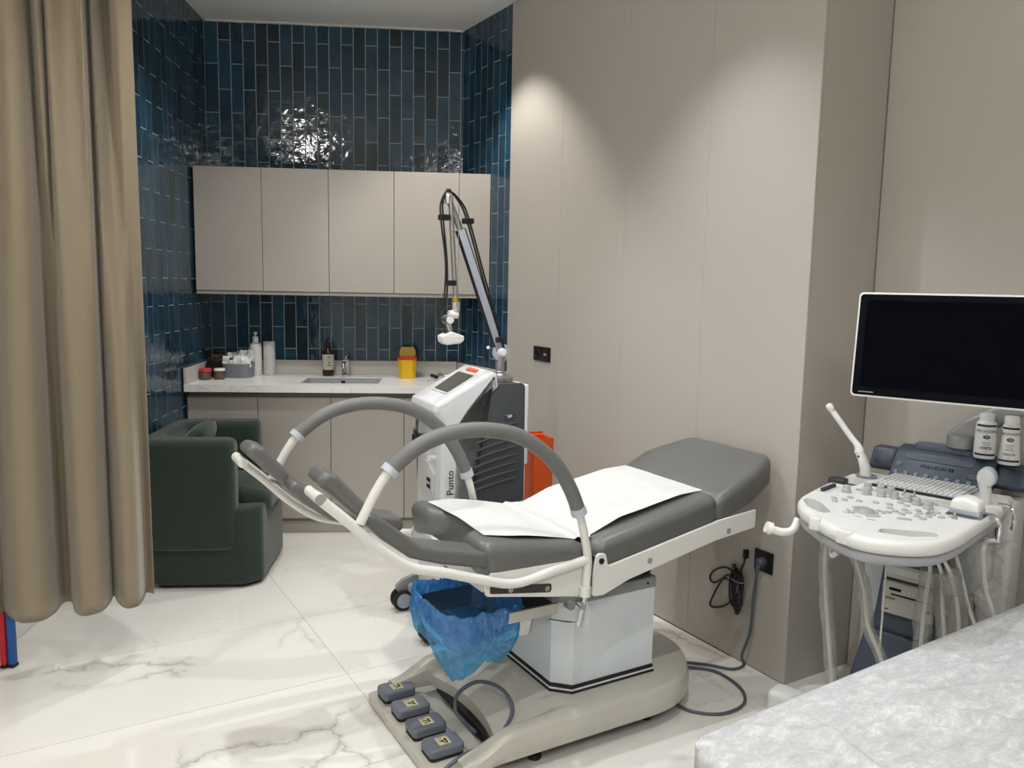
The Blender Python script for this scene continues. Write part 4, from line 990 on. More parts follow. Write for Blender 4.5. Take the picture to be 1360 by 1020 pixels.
def bsheet(i, j):
    ex = .055; x = -ex+(BL_+2*ex)*i; y = ex-(BW_+2*ex)*j
    dx, dy = rr(x, y); d = math.hypot(dx, dy) if (dx and dy) else dx+dy
    px = min(max(x, 0), BL_)+math.copysign(min(dx, .012), x-.5) if dx else x
    py = min(max(y, -BW_), 0)+math.copysign(min(dy, .012), y+.3) if dy else y
    r_ = .03; cxx = max(0, r_-px, px-(BL_-r_)); cyy = max(0, r_+py, -py-(BW_-r_))
    if cxx and cyy and math.hypot(cxx, cyy) > r_:
        f = r_/math.hypot(cxx, cyy)
        px = (r_-cxx*f) if px < .5 else (BL_-r_+cxx*f); py = (-r_+cyy*f) if py > -.3 else (-(BW_-r_)-cyy*f)
    drop = max(0, d-.006)*1.0
    edge = min(px, BL_-px, -py, BW_+py); sf = max(0, min(1, edge/.03)); z = .648-.008*(1-sf)**2-drop
    wr = 0
    if edge > 0:
        for (ax, ay, bx_, by_, am, wd) in ((.38, -.10, .62, -.33, .012, .016), (.62, -.33, .95, -.42, .010, .018), (.26, -.06, .20, -.30, .007, .014), (.20, -.30, .34, -.40, .006, .014), (.45, -.12, .85, -.26, .008, .02), (.12, -.02, .30, -.20, .005, .012), (.30, -.28, .33, -.52, .006, .012), (.50, -.40, .80, -.60, .008, .018), (.70, -.10, 1.1, -.30, .006, .02)):
            vx, vy = bx_-ax, by_-ay; tt = max(0, min(1, ((px-ax)*vx+(py-ay)*vy)/(vx*vx+vy*vy)))
            dd = math.hypot(px-ax-vx*tt, py-ay-vy*tt); wr += 2.0*am*math.exp(-(dd/wd)**2)*math.sin(math.pi*min(1, max(.05, tt*.9+.05)))
        wr += .0035*abs(noise.noise((px*7, py*9, 1)))+.002*noise.noise((px*22, py*17, 5))
    return (px+.002*noise.noise((x*30, y*30, 0)), py, z+wr*sf+.0)
bs = MB().grid(bsheet, 190, 90).build('bed_sheet', 'nonwoven', None, 70, bd.location, (0, 0, BA), False)
tag(bs, 'white wrinkled nonwoven disposable sheet covering the exam bed', 'sheet')

# ================================================================== ULTRASOUND MACHINE (x away from the operator, y to the operator's left)
UO = Vector((1.2516, 2.4254, 0)); UA = R(45)
us = thing('ultrasound_machine', 'white and slate-blue ultrasound machine with monitor in the alcove', 'ultrasound machine', tuple(UO), UA)
def UB(mb, name, mat, parent=None, angle=35, fix=True): return mb.build(name, mat, parent or us, angle, None, None, fix)
def cut(ob, cutters):
    """subtract shapes from a mesh object, leaving no helper behind"""
    tmp = []
    for c in cutters:
        co_ = c.build('cutter', 'us_grey', ob.parent); tmp.append(co_)
        md = ob.modifiers.new('cut', 'BOOLEAN'); md.object = co_; md.operation = 'DIFFERENCE'; md.solver = 'EXACT'
    dg = bpy.context.evaluated_depsgraph_get(); me = bpy.data.meshes.new_from_object(ob.evaluated_get(dg))
    ob.modifiers.clear(); ob.data = me
    me.polygons.foreach_set('use_smooth', [True]*len(me.polygons)); me.set_sharp_from_angle(angle=R(35))
    for c in tmp: bpy.data.objects.remove(c)
ZK = .885
con = [(q.x, q.y) for q in spline([(-.582, -.060, 0), (-.560, -.145, 0), (-.490, -.215, 0), (-.380, -.240, 0), (-.19, -.243, 0), (.05, -.241, 0), (.17, -.228, 0), (.205, -.19, 0), (.205, .17, 0), (.185, .225, 0), (.10, .243, 0), (-.06, .240, 0), (-.23, .228, 0), (-.33, .212, 0), (-.405, .175, 0), (-.47, .115, 0), (-.54, .03, 0)], 5, True)]
top_ = UB(MB().pad(con, .845, ZK, .016, 4), 'console_top', 'us_white', None, 40)
slotL = rpoly([(-.305, .190), (-.335, .140), (-.415, .075), (-.440, .095), (-.405, .150), (-.345, .192)], .014, 4)
slotR = rpoly([(-.508, -.080), (-.485, -.155), (-.425, -.208), (-.398, -.190), (-.435, -.125), (-.462, -.080)], .014, 4)
pocket = rpoly([(-.065, .160), (.06, .150), (.07, .235), (-.065, .26)], .015, 3)
pocketR = rpoly([(-.19, -.145), (-.075, -.145), (-.075, -.235), (-.19, -.235)], .02, 3)
cut(top_, [MB().pad(slotL, .83, .90, .001, 1), MB().pad(slotR, .83, .90, .001, 1), MB().pad(pocket, .86, .90, .001, 1), MB().pad(pocketR, .862, .90, .001, 1)])
UB(MB().pad([(x*.965-.008, y*.955) for x, y in con], .815, .8445, .012, 3), 'console_tray', 'us_grey', None, 40)
for y0, y1, x in ((.065, .095, -.512), (-.045, -.005, -.572)):
    UB(MB().box(x-.003, x+.03, y0, y1, .852, .8868, .004, 2), 'edge_clip', 'us_white')
UB(MB().box(-.045, -.005, .195, .250, .8605, .896, .006, 2), 'probe_block', 'dark_metal')
UB(MB().pad(rpoly([(-.06, .165), (.055, .155), (.065, .23), (-.06, .238)], .012, 3), .8602, .863, .001, 1), 'pocket_liner', 'dark_metal')
UB(MB().pad(rpoly([(-.185, -.15), (-.08, -.15), (-.08, -.23), (-.185, -.23)], .018, 3), .8622, .865, .001, 1), 'pocket_liner', 'dark_metal')
# keyboard
UB(MB().pad(rpoly([(-.012, -.135), (.195, -.135), (.195, .130), (-.012, .130)], .012, 3), .886, .893, .003, 2), 'keyboard_bed', 'us_light_grey')
mb = MB(); random.seed(5)
for r_ in range(6):
    n = 17
    for k in range(n):
        y = .120-(k+.5)*.248/n; x = .176-r_*.0325
        mb.box(x-.013, x+.013, y-.0062, y+.0062, .8931, .8985, .0015, 1)
kb = UB(mb, 'keys', 'pale_grey_plastic'); kb['kind'] = 'stuff'
UB(MB().box(-.0128, -.0095, -.13, .125, .8868, .8945, .0005, 1), 'keyboard_lip', 'ink')
# knobs, buttons, trackball
kn = MB().lathe([(.0145, 0), (.0145, .007), (.0115, .0085), (.0115, .020), (.0105, .022), (0, .0225)], n=18).mesh('knob', 'knob_grey')
for x, y in ((-.155, .142), (-.075, .108), (-.070, .070), (-.072, .040), (-.135, .088), (-.125, .048), (-.118, .012), (-.125, -.028), (-.145, -.060), (-.165, -.098)):
    link('knob', kn, us, (x, y, ZK))
bt_ = MB().lathe([(.0092, 0), (.0092, .003), (.0078, .0045), (0, .005)], n=16).mesh('button', 'knob_grey')
pos = [(-.290, .120), (-.255, .105), (-.215, .105), (-.26, .135), (-.235, .070), (-.215, .030), (-.205, -.005), (-.245, -.022), (-.270, -.045), (-.295, -.035), (-.285, -.068), (-.255, -.075), (-.235, -.058), (-.21, -.085), (-.24, -.10),
       (-.275, -.105), (-.255, -.128), (-.225, -.128), (-.195, -.132), (-.16, -.02), (-.12, -.075), (-.105, -.095), (-.18, -.045), (-.29, -.125), (-.235, -.155), (-.205, -.17), (-.10, .125), (-.195, -.115)]
for x, y in pos: link('button', bt_, us, (x, y, ZK))
pk = MB().lathe([(0, 0), (.008, 0), (.008, .004), (0, .004)], n=14).addm(*(lambda q: (q.v, q.f))(MB().box(-.009, .009, -.003, .003, .003, .018, .002, 1))).mesh('paddle', 'cap_grey')
for x, y in ((-.055, .005), (-.06, -.025), (-.225, -.118), (-.215, -.182)): link('paddle', pk, us, (x, y, ZK), (0, 0, R(20)))
UB(MB().lathe([(.034, .0), (.034, .002), (.029, .003), (.026, .001)], (-.335, .012, ZK), 30), 'trackball_ring', 'knob_grey')
UB(MB().lathe([(.0255, .0005), (.021, .007), (.012, .011), (0, .012)], (-.335, .012, ZK), 26), 'trackball', 'cap_grey')
for a0 in (20, 110, 200, 290):
    arc = []
    for q in range(9): an = R(a0+q*6.2); arc.append((-.335+.052*math.cos(an), .012+.052*math.sin(an)))
    for q in range(8, -1, -1): an = R(a0+q*6.2); arc.append((-.335+.040*math.cos(an), .012+.040*math.sin(an)))
    UB(MB().pad(arc, ZK, ZK+.003, .0015, 1), 'arc_key', 'knob_grey')
for q in range(8):
    UB(MB().box(-.0018, .0018, -.006, .006, 0, .012, .0006, 1, M=Matrix.Translation((-.205+.012*q, .195-.0*q, ZK))), 'slider', 'dark_metal')
UB(MB().pad(rpoly([(-.215, .176), (-.105, .176), (-.105, .214), (-.215, .214)], .004, 2), ZK-.002, ZK+.0006, .0003, 1), 'slider_panel', 'us_light_grey')
for x, y in ((-.385, .045), (-.40, .01), (-.405, -.03)): UB(MB().box(x-.003, x+.003, y-.011, y+.011, ZK, ZK+.0015, .0005, 1), 'bar_key', 'knob_grey')
UB(MB().pad(rpoly([(-.345, -.075), (-.33, -.11), (-.315, -.105), (-.33, -.07)], .006, 3), ZK, ZK+.003, .001, 1), 'bar_key', 'knob_grey')
# slate panel behind the keyboard
cp_ = [(.197, .886), (.262, .962), (.275, .972), (.325, .980), (.352, .965), (.352, .880), (.205, .880)]
UB(MB().pad(rpoly(cp_, [.004, .01, .01, .012, .012, .004, .004], 3), -.158, .146, .006, 2, mp=lambda a, b, h: (a, h, b)), 'control_panel', 'us_blue')
nP = (Vector((.262, 0, .962))-Vector((.197, 0, .886))).normalized(); nQ = Vector((-nP.z, 0, nP.x))
def PP(s_, y, h): p = Vector((.197, 0, .886))+nP*s_+nQ*h; return (p.x, y, p.z)
UB(MB().pad(rpoly([(.072, -.10), (.094, -.10), (.094, .115), (.072, .115)], .010, 4), -.001, .0018, .001, 1, mp=PP), 'pen_groove', 'us_blue_dark')
UB(MB().pad(rpoly([(.030, -.135), (.052, -.135), (.052, -.090), (.030, -.090)], .002, 2), 0, .003, .001, 1, mp=PP), 'card_slot', 'us_blue_dark')
for k in range(9):
    y = .125-.032*k; p = Vector(PP(.016, y, 0)); M = Matrix.Translation(p) @ fr((0, -1, 0), nP).to_3x3().to_4x4()
    UB(MB().lathe([(.0085, 0), (.0085, .002), (.007, .0032), (0, .0036)], n=16, M=M), 'soft_key', 'us_blue_light')
p = Vector(PP(.050, .122, 0)); UB(MB().lathe([(.009, 0), (.009, .002), (0, .0035)], n=16, M=Matrix.Translation(p) @ fr((0, -1, 0), nP).to_3x3().to_4x4()), 'power_key', 'us_blue_light')
text('VOLUSON E8', .0175, fr((0, -1, 0), nP, None, PP(.052, .005, .0008)), 'us_bezel', us, 'lettering')
for sgn, y0, y1 in ((1, .1465, .232), (-1, -.245, -.1585)):
    wp = rpoly([(.248, .900), (.285, .962), (.350, .960), (.350, .900), (.33, .885), (.262, .885)], .012, 3)
    UB(MB().pad(wp, y0, y1, .010, 3, mp=lambda a, b, h: (a, h, b)), 'speaker_wing', 'us_blue')
    d0 = Vector((.285-.248, 0, .062)).normalized()
    fq = lambda a, b, h: (.2525+d0.x*a-d0.z*h, b, .903+d0.z*a+d0.x*h)
    UB(MB().pad(rpoly([(.002, y0+.010), (.058, y0+.008), (.058, y1-.008), (.002, y1-.014)], .008, 3), -.002, .0025, .0015, 2, mp=fq), 'speaker_grille', 'us_blue_dark')
UB(MB().pad(rpoly([(.28, -.09), (.352, -.09), (.352, .10), (.28, .10)], .02, 3), .965, .992, .006, 2), 'panel_top', 'us_blue_light')
# monitor arm and monitor
UB(MB().lathe([(.030, .985), (.032, .99), (.030, 1.0)], (.315, -.045, 0), 24), 'arm_pivot', 'us_blue_dark')
inv = Matrix.Rotation(-UA, 4, 'Z') @ Matrix.Translation(-UO)
mL = Vector((.8, -.6, 0)); ti = R(6); mU = Vector((.6*math.sin(ti), .8*math.sin(ti), math.cos(ti))); LBc = Vector((1.032, 2.42, 1.187))
MM = inv @ fr(mL, mU, None, LBc)                    # x along screen, y up, z towards viewer
a0_, a1_ = Vector((.322, .002, 1.012)), Vector((.345, -.22, 1.165)); ad_ = (a1_-a0_).normalized()
AM = fr(ad_, (0, .567, .823), None, a0_); AL = (a1_-a0_).length
UB(MB().pad(rpoly([(-.01, -.036), (AL, -.030), (AL, .028), (.075, .036), (.0, .020)], [.02, .012, .012, .04, .03], 5), -.028, .028, .012, 4).xf(AM), 'monitor_arm', 'us_arm', None, 50)
UB(MB().tube([tuple(q) for q in spline([a1_-ad_*.02, Vector((.30, -.27, 1.22)), Vector((.12, -.24, 1.30)), MM @ Vector((.31, .17, -.05))], 6)], .022, 16), 'monitor_arm', 'us_arm', None, 60)
UB(MB().lathe([(.042, .992), (.046, .996), (.046, 1.02), (.040, 1.035)], (.312, -.040, 0), 26), 'arm_base', 'us_arm')
MW, MH = .575, .316
UB(MB().pad(rpoly([(0, 0), (MW, 0), (MW, MH), (0, MH)], .014, 5), -.034, .0, .004, 3).xf(MM), 'monitor_shell', 'us_white')
UB(MB().pad(rpoly([(.006, .006), (MW-.006, .006), (MW-.006, MH-.006), (.006, MH-.006)], .010, 4), -.004, .0012, .0008, 1).xf(MM), 'monitor_bezel', 'us_bezel')
UB(MB().box(.026, MW-.026, .030, MH-.024, .0008, .0016).xf(MM), 'monitor_glass', 'us_screen')
UB(MB().box(.024, .066, .0145, .0168, .0012, .0015).xf(MM), 'badge_strip', 'us_grey')
UB(MB().box(.22, .36, .10, .24, -.055, -.0345, .008, 2).xf(MM), 'monitor_mount', 'us_arm')
# printer tower under the console
tw = [(.066+.02, .66), (.118, .44), (.155, .22), (.165, .14)]
def tower(side_):
    return [(side_*a, z) for a, z in tw]
po = rpoly([(-.085, .655), (-.105, .46), (-.150, .24), (-.162, .13), (.162, .13), (.150, .24), (.105, .46), (.085, .655), (.055, .675), (-.055, .675)], [.02, 0, 0, .02, .02, 0, 0, .02, .02, .02], 4)
UB(MB().pad(po, .05, .14, .012, 3, mp=lambda a, b, h: (h, a, b)), 'tower', 'us_blue')
UB(MB().pad(rpoly([(-.125, .40), (-.155, .22), (.155, .22), (.125, .40)], .012, 3), .030, .06, .01, 3, mp=lambda a, b, h: (h-.03*(b < .3), a, b)), 'tower_door', 'us_blue')
UB(MB().box(.046, .052, -.082, .082, .452, .645, .002, 1), 'bay_recess', 'us_blue_dark')
dr = UB(MB().box(.040, .10, -.076, .076, .585, .632, .003, 2), 'disc_drive', 'printer_grey')
UB(MB().box(.0385, .0402, -.070, .070, .600, .623, .0005, 1), 'drive_tray', 'us_light_grey', dr)
UB(MB().box(.0385, .0402, -.066, -.052, .591, .596, .0005, 1), 'drive_button', 'dark_metal', dr)
pr_ = UB(MB().box(.030, .12, -.078, .078, .468, .575, .005, 2), 'printer', 'printer_grey')
UB(MB().box(.0285, .0305, -.066, .050, .5325, .5375, .0005, 1), 'paper_slot', 'us_bezel', pr_)
UB(MB().box(.0285, .0305, .020, .056, .548, .557, .0005, 1), 'display_window', 'us_bezel', pr_)
for k in range(3): UB(MB().box(.0285, .0305, .010-.014*k-.005, .010-.014*k+.005, .546, .556, .0005, 1), 'print_button', 'us_light_grey', pr_)
for k in range(2): UB(MB().box(.0285, .0305, -.045-.012*k, -.038-.012*k, .545, .557, .0005, 1), 'print_button', 'us_grey', pr_)
UB(MB().box(.0285, .0305, -.070, -.058, .502, .510, .0005, 1), 'print_button', 'us_bezel', pr_)
text('SONY', .0125, fr((0, -1, 0), (0, 0, 1), None, (.0290, .050, .520)), 'ink', pr_, 'lettering')
UB(MB().box(.0292, .0305, .055, .069, .480, .484, .0003, 1), 'badge_strip', 'navy_ink', pr_)
text('GE Healthcare', .024, fr((0, -1, 0), (0, 0, 1), None, (.0290, .01, .335)), 'us_blue_dark', us, 'lettering')
# main cabinet with plain grey side
UB(MB().pad(rpoly([(.141, -.185), (.33, -.185), (.33, .185), (.141, .185)], .02, 3), .13, .80, .008, 2), 'main_cabinet', 'us_grey', None, 30)
UB(MB().box(-.06, .30, -.205, -.187, .20, .62, .012, 3), 'side_cover', 'us_grey')
text('Vo', .060, fr((1, 0, 0), (0, 0, 1), None, (-.01, -.2056, .588)), 'ink', us, 'lettering')
UB(MB().tube([(.10, 0, .66), (.0, 0, .75), (-.12, 0, .815)], .045, 16), 'console_neck', 'us_grey')
UB(MB().box(.20, .34, -.235, -.186, .30, .86, .015, 3), 'cable_column', 'us_light_grey')
UB(MB().box(-.24, -.19, -.13, -.06, .745, .814, .010, 3), 'tray_bracket', 'us_white')
for sgn in (-1, 1):
    for x, yy in ((-.02, .36), (.22, .17)):
        y = sgn*yy
        UB(MB().pad(rpoly([(x-.05, min(sgn*.15, y+sgn*.05)), (x+.05, min(sgn*.15, y+sgn*.05)), (x+.05, max(sgn*.15, y+sgn*.05)), (x-.05, max(sgn*.15, y+sgn*.05))], .03, 4), .012, .105, .022, 4), 'base_foot', 'us_white')
        0 and UB(MB().lathe([(.01, -.014), (.027, -.014), (.031, -.010), (.031, .010), (.027, .014), (.01, .014)], n=22, M=Matrix.Translation((x, y, .0312))@Matrix.Rotation(math.pi/2, 4, 'X')), 'caster', 'black_rubber')
UB(MB().pad(rpoly([(-.07, -.17), (.32, -.17), (.32, .17), (-.07, .17)], .03, 4), .066, .135, .012, 3), 'base_chassis', 'us_grey')
# hooks under the tray
UB(MB().tube([tuple(q) for q in spline([(-.35, .20, .825), (-.37, .205, .795), (-.395, .225, .788), (-.42, .255, .798)], 6)], [.012]*19, 12), 'hook_arm', 'bright_white')
UB(MB().tube([(-.418, .250, .797), (-.428, .262, .803)], [.019, .017], 18), 'hook_knob', 'bright_white')
UB(MB().tube([tuple(q) for q in spline([(-.43, .055, .82), (-.435, .058, .785), (-.45, .05, .775), (-.455, .035, .79)], 6)], .008, 10), 'cable_hook', 'us_white')
for (x, y) in ((-.10, -.245), (.05, -.245)):
    UB(MB().tube([tuple(q) for q in spline([(x, y+.02, .885), (x-.01, y-.01, .885), (x-.015, y-.025, .86), (x-.01, y-.022, .82)], 6)], .006, 10), 'holder_wire', 'chrome')
# cables of the probes hanging from the hooks
def cable(pts, r, mat, name, parent=None): return UB(MB().tube([tuple(q) for q in spline(pts, 8)], r, 10), name, mat, parent)
def sleeve(pts, r, seed, mat='clear_film'):
    C_ = [Vector(q) for q in spline(pts, 14)]; N = len(C_); n = 20; vs = []
    for i, p in enumerate(C_):
        for k in range(n):
            an = 2*math.pi*k/n; q = r*(1+.35*noise.noise((math.cos(an)*1.5, math.sin(an)*1.5+seed, i*.22))+.18*noise.noise((math.cos(an)*4, math.sin(an)*4+seed, i*.6)))
            vs.append(p+Vector((math.cos(an), math.sin(an), 0))*q)
    fs = [(i*n+k, i*n+(k+1) % n, (i+1)*n+(k+1) % n, (i+1)*n+k) for i in range(N-1) for k in range(n)]
    return MB().addm(vs, fs).build('cable_sleeve', mat, us, 70, None, None, False)
L1 = [(-.435, .055, .790), (-.32, .120, .785), (-.30, .132, .70), (-.29, .125, .58), (-.28, .112, .45), (-.27, .10, .33), (-.26, .09, .15)]
L2 = [(-.435, .040, .790), (-.33, .055, .785), (-.30, .030, .70), (-.29, .012, .62), (-.28, .0, .53), (-.27, -.045, .42), (-.26, -.06, .22)]
cable(L1, .0058, 'cover_cable', 'probe_cable'); sleeve(L1[1:], .019, 1)
cable(L2, .0058, 'cover_cable', 'probe_cable'); sleeve(L2[1:], .017, 5)
cable([(-.18, .0, .815), (-.15, .01, .72), (-.14, .012, .60), (-.12, .02, .40)], .003, 'cover_cable', 'probe_cable')
L3 = [(-.105, -.13, .815), (-.10, -.155, .77), (-.10, -.185, .68), (-.10, -.21, .60), (-.10, -.25, .50), (-.10, -.28, .35)]
L4 = [(-.11, -.270, .82), (-.10, -.232, .80), (-.10, -.238, .72), (-.10, -.25, .66), (-.10, -.28, .57), (-.10, -.30, .40)]
cable(L3, .0055, 'cover_cable', 'probe_cable'); cable(L4, .006, 'cover_cable', 'probe_cable'); sleeve(L4, .040, 9)
for q, (y0, y1, y2, r_) in enumerate(((-.110, -.098, -.096, .024), (-.140, -.145, -.158, .022), (-.165, -.185, -.196, .026))):
    L_ = [(-.18, -.105-.02*q, .765), (-.14, y0, .70), (-.12, y1, .60), (-.12, y2, .48), (-.11, y2, .30)]
    cable(L_, .0055, 'cover_cable', 'probe_cable'); sleeve(L_[1:], r_, 20+q*3.3, 'clear_film')
UB(MB().lathe([(.018, 0), (.026, -.02), (.030, -.06), (.02, -.08)], (-.13, -.165, .72), 16), 'cable_bundle', 'clear_film', None, 60, False)
# probes: things of their own, resting in the holders
def UT(name, label, cat, loc, group=None):
    p = Matrix.Translation(UO) @ Matrix.Rotation(UA, 4, 'Z') @ Vector(loc); return thing(name, label, cat, tuple(p), UA, group)
t = UT('ultrasound_probe', 'slender white endocavity probe standing in the left holder', 'probe', (.10, .183, .888), 'ultrasound probes')
e0 = [(0, 0, 0), (0, .006, .035), (0, .020, .062), (0, .030, .085), (0, .052, .105), (0, .090, .135), (0, .128, .190), (0, .140, .215)]
MB().tube([(0, 0, 0), (0, .004, .03), (0, .016, .06), (0, .03, .085)], [.018, .017, .015, .014], 16).build('grip', 'white_plastic', t, 60)
MB().tube([tuple(q) for q in spline([(0, .026, .08), (0, .034, .100), (0, .062, .130), (0, .100, .175), (0, .128, .207)], 5)], [.0165-.0065*min(1, i/7) for i in range(21)], 16).build('shaft', 'bright_white', t, 60)
MB().lathe([(0, -.022), (.0098, -.018), (.0125, 0), (.0115, .010), (.007, .014), (0, .015)], n=18, M=Matrix.Translation((0, .135, .217))@Matrix.Rotation(-.65, 4, 'X')).build('tip', 'bright_white', t, 60)
MB().lathe([(0, -.001), (.004, 0), (0, .001)], n=12, M=Matrix.Translation((-.0155, .022, .066))@Matrix.Rotation(math.pi/2, 4, 'Y')).build('marker', 'dark_metal', t)
UB(MB().lathe([(.024, 0), (.034, .001), (.034, .006), (.028, .007), (.024, .004)], (.105, .183, .8852), 26), 'probe_holder', 'us_arm')
t = UT('ultrasound_probe', 'broad white convex probe lying in the right front holder', 'probe', (-.133, -.19, .8655), 'ultrasound probes')
pbo = rpoly([(-.05, 0), (.05, 0), (.056, .022), (.050, .048), (.0, .058), (-.050, .048), (-.056, .022)], [.012, .012, .02, .02, .05, .02, .02], 5)
ry = Matrix.Rotation(R(98), 4, 'Z')
MB().pad([(a, b*.42) for a, b in pbo], -.024, .024, .010, 4, mp=lambda a, b, h: (h, a*.68, b)).build('probe_base', 'pale_grey_plastic', t, 60)
MB().pad(rpoly([(-.057, .020), (.057, .020), (.057, .038), (-.057, .038)], .004, 3), -.0315, .0315, .003, 2, mp=lambda a, b, h: (h, a*.68, b)).build('seal_band', 'lilac_grey', t, 60)
MB().pad(rpoly([(-.0575, .026), (.0575, .026), (.055, .060), (.0, .072), (-.055, .060)], [.014, .014, .02, .08, .02], 5), -.032, .032, .012, 4, mp=lambda a, b, h: (h, a*.68, b)).build('lens', 'bright_white', t, 60)
t = UT('ultrasound_probe', 'upright white probe with lilac curved face in the right rear holder', 'probe', (.03, -.192, .886), 'ultrasound probes')
MB().tube([(0, 0, 0), (0, 0, .035), (0, .004, .055), (.0, .008, .075)], [.015, .016, .017, .018], 16).build('grip', 'pale_grey_plastic', t, 60)
hp2 = [(.024*math.cos(R(a_)), .030*math.sin(R(a_))) for a_ in range(-60, 235, 12)]
MB().pad(hp2, -.017, .017, .006, 3, mp=lambda a, b, h: (h, -a*1.0+.0, .078+b)).build('probe_head', 'pale_grey_plastic', t, 60)
arc2 = [(.0255*math.cos(R(a_)), .0315*math.sin(R(a_))) for a_ in range(-35, 120, 8)]+[(.021*math.cos(R(a_)), .027*math.sin(R(a_))) for a_ in range(117, -36, -8)]
MB().pad(arc2, -.0165, .0165, .0015, 1, mp=lambda a, b, h: (h, -a, .078+b)).build('lens', 'lilac_grey', t, 60)
# gel bottles on the slate panel
def gel(loc, label, rz, h, tube_):
    t = UT('gel_bottle', label, 'bottle', loc, 'gel bottles on the ultrasound panel'); t.rotation_euler[2] = UA+rz
    if tube_: prof = [(0, 0), (.029, 0), (.031, .003), (.031, .012), (.0275, .05), (.0245, h-.03), (.0245, h-.012), (.022, h-.008)]
    else: prof = [(0, 0), (.029, 0), (.031, .004), (.031, .03), (.030, h-.035), (.0285, h-.012), (.022, h-.004)]
    MB().lathe(prof, n=30, sx=.85 if tube_ else 1).build('bottle_body', 'bright_white', t)
    MB().lathe([(.0215, h-.008), (.0215, h+.016), (.0195, h+.019), (0, h+.019)], n=26).build('cap', 'white_plastic', t)
    def rad(z):
        for (r0, z0), (r1, z1) in zip(prof[1:], prof[2:]):
            if z0 <= z <= z1: return r0+(r1-r0)*(z-z0)/max(1e-6, z1-z0)
        return prof[-1][0]
    sx_ = .85 if tube_ else 1
    for z in (.014, h-.018):
        MB().grid(lambda i, j: (-(rad(z)+.0006)*math.cos(-1.15+2.3*i)*sx_, (rad(z)+.0006)*math.sin(-1.15+2.3*i), z-.0032+.0064*j), 20, 2).build('stripe', 'navy_ink', t, 60, None, None, False)
    def wrap(me_ob, z0):
        for v in me_ob.data.vertices:
            s_, zz = v.co.x, v.co.y; r_ = rad(z0+zz)+.0008; a_ = s_/r_
            v.co = Vector((-r_*math.cos(a_)*sx_, -r_*math.sin(a_), z0+zz))
    I4 = Matrix.Identity(4)
    for tx_, sz, z0, mt in (('AQUASONIC', .0125, h-.036, 'navy_ink'), ('PARKER', .0105, .034, 'navy_ink'), ('CE', .005, .023, 'ink')):
        o_ = text(tx_, sz, I4, mt, t, 'lettering', 0); wrap(o_, z0)
    for zz, ww in ((h-.072, .024), (h-.079, .020), (h-.086, .026)):
        m_ = MB().grid(lambda i, j: ((i-.5)*ww, (j-.5)*.0014, 0), 10, 2).build('print_line', 'ink', t, 60, None, None, False); wrap(m_, zz)
    m_ = MB().grid(lambda i, j: (.0105*math.cos(2*math.pi*i)*max(.01, j), .006*math.sin(2*math.pi*i)*max(.01, j), 0), 24, 3, True).build('emblem', 'navy_ink', t, 60, None, None, False); wrap(m_, h-.054)
    o_ = text('100', .0085, Matrix.Translation((0, 0, 0)), 'bright_white', t, 'lettering', 0); wrap(o_, h-.054)
    for v in o_.data.vertices: v.co.x *= 1.02; v.co.y *= 1.02
gel((.268, -.120, .979), 'left white gel bottle with navy lettering under the monitor', R(20), .125, False)
gel((.285, -.186, .966), 'tapered white gel tube with navy lettering, rightmost under the monitor', R(12), .135, True)

# ================================================================== WALL SOCKETS AND CABLES
def WP(s, z, out=0): p = BC+vg*s-ug*out; return (p.x, p.y, z)
WR = -(R(90)-YG)
t = thing('wall_socket', 'black double wall socket beside the laser machine', 'socket', WP(1.752, 1.13), WR, 'black wall sockets')
MB().box(-.082, .082, -.009, -.0005, -.040, .040, .002, 2).build('plate', 'outlet_black', t)
for x in (-.04, .04):
    ins = MB().box(x-.035, x+.035, -.0105, -.0092, -.035, .035, .001, 1).build('insert', 'black_plastic', t)
    if x > 0: MB().box(x-.014, x+.014, -.0112, -.0106, -.006, .006, .0003, 1).build('marking', 'cap_grey', ins)
    else: MB().lathe([(.019, 0), (.0205, .0015), (.022, 0)], n=24, M=Matrix.Translation((x, -.0106, 0))@Matrix.Rotation(math.pi/2, 4, 'X')).build('socket_ring', 'outlet_black', ins)
t = thing('wall_socket', 'black square wall socket with a grey plug near the floor', 'socket', WP(.127, .453), WR, 'black wall sockets')
MB().box(-.045, .045, -.009, -.0005, -.042, .042, .002, 2).build('plate', 'outlet_black', t)
MB().lathe([(.018, 0), (.0205, .0015), (.022, 0)], n=24, M=Matrix.Translation((0, -.0092, 0))@Matrix.Rotation(math.pi/2, 4, 'X')).build('socket_ring', 'black_plastic', t)
pc_ = thing('power_cable', 'slate grey power cable from the wall plug to the chair base', 'cable', (0, 0, 0))
MB().tube([WP(.127, .453, .0095), WP(.127, .453, .028), WP(.127, .447, .036)], [.018, .018, .013], 18).build('plug', 'cable_slate', pc_)
MB().tube([WP(.127, .447, .032), WP(.128, .425, .040), WP(.130, .405, .040)], [.010, .009, .006], 12).build('strain_relief', 'cable_slate', pc_)
pth = [WP(.128, .42, .04), WP(.140, .30, .035), WP(.150, .16, .035), WP(.17, .06, .05), (.952, 3.045, .0075), (.895, 3.010, .0065), (.806, 3.043, .0065), (.70, 3.06, .0065), (.66, 3.03, .0065), (.72, 3.02, .0065), (.825, 2.985, .0065), (.885, 2.86, .0065), (.865, 2.743, .0065), (.77, 2.672, .0065), (.666, 2.684, .0065), (.60, 2.73, .02), (.575, 2.745, .05)]
MB().tube([tuple(q) for q in spline(pth, 10)], .0058, 10).build('lead', 'cable_slate', pc_)
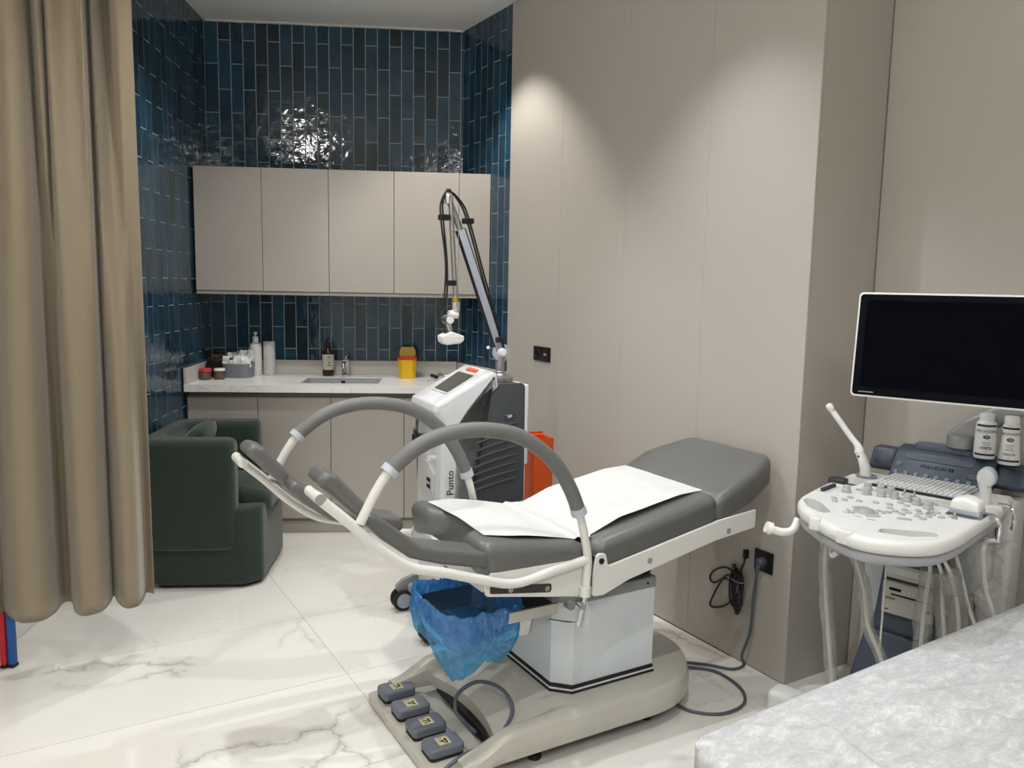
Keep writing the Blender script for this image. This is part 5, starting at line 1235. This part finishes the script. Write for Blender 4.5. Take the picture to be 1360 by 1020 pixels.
bc = thing('cable_coil', 'black power lead coiled and tied against the panelled wall', 'cable', (0, 0, 0))
MB().box(-.008, .008, -.024, -.001, -.018, .018, .004, 2, M=Matrix.Translation(WP(.212, .458))@Matrix.Rotation(WR, 4, 'Z')).build('plug', 'black_plastic', bc)
def wt(pts, r=.0042): return MB().tube([tuple(q) for q in spline([WP(*q) for q in pts], 8)], r, 8)
wt([(.212, .445, .015), (.213, .42, .02), (.225, .395, .018), (.228, .34, .02)]).build('lead', 'cable_black', bc)
wt([(.225, .345, .016), (.30, .375, .02), (.372, .34, .016), (.40, .298, .012), (.375, .285, .012), (.31, .325, .018), (.25, .32, .02), (.235, .35, .016)]).build('lead', 'cable_black', bc)
wt([(.24, .35, .02), (.31, .335, .018), (.39, .20, .010), (.375, .178, .010), (.30, .215, .016), (.235, .285, .024)]).build('lead', 'cable_black', bc)
for k, (s0, w_, z1_) in enumerate(((.255, .020, .215), (.245, .016, .20), (.235, .022, .205), (.23, .018, .225), (.25, .026, .235))):
    lp = [(s0-w_, .36, .014+.004*k), (s0-w_*1.1, .29, .016+.004*k), (s0-w_*.3, z1_, .016+.003*k), (s0+w_*.6, .25, .014+.004*k), (s0+w_, .32, .014+.003*k), (s0+w_*.5, .385-.004*k, .014+.004*k)]
    MB().tube([tuple(q) for q in spline([WP(*q) for q in lp], 7, True)], .0042, 8, True).build('lead', 'cable_black', bc)
wt([(.195, .345, .03), (.225, .342, .04), (.275, .340, .02)], .0022).build('tie', 'cap_grey', bc)
MB().tube([WP(.262, .375, .02), WP(.262, .40, .02)], [.010, .009], 12).build('connector', 'black_plastic', bc)
MB().tube([WP(.214, .31, .03), WP(.212, .25, .03)], [.008, .012], 12).build('connector', 'black_plastic', bc)

def align(root, ang):
    """turn a root with children so that its own axes follow the wall, leaving everything in place"""
    root.rotation_euler = (0, 0, ang); M_ = Matrix.Rotation(-ang, 4, 'Z')
    for ch in root.children: ch.data.transform(M_)
align(pc_, YG); align(bc, YG)
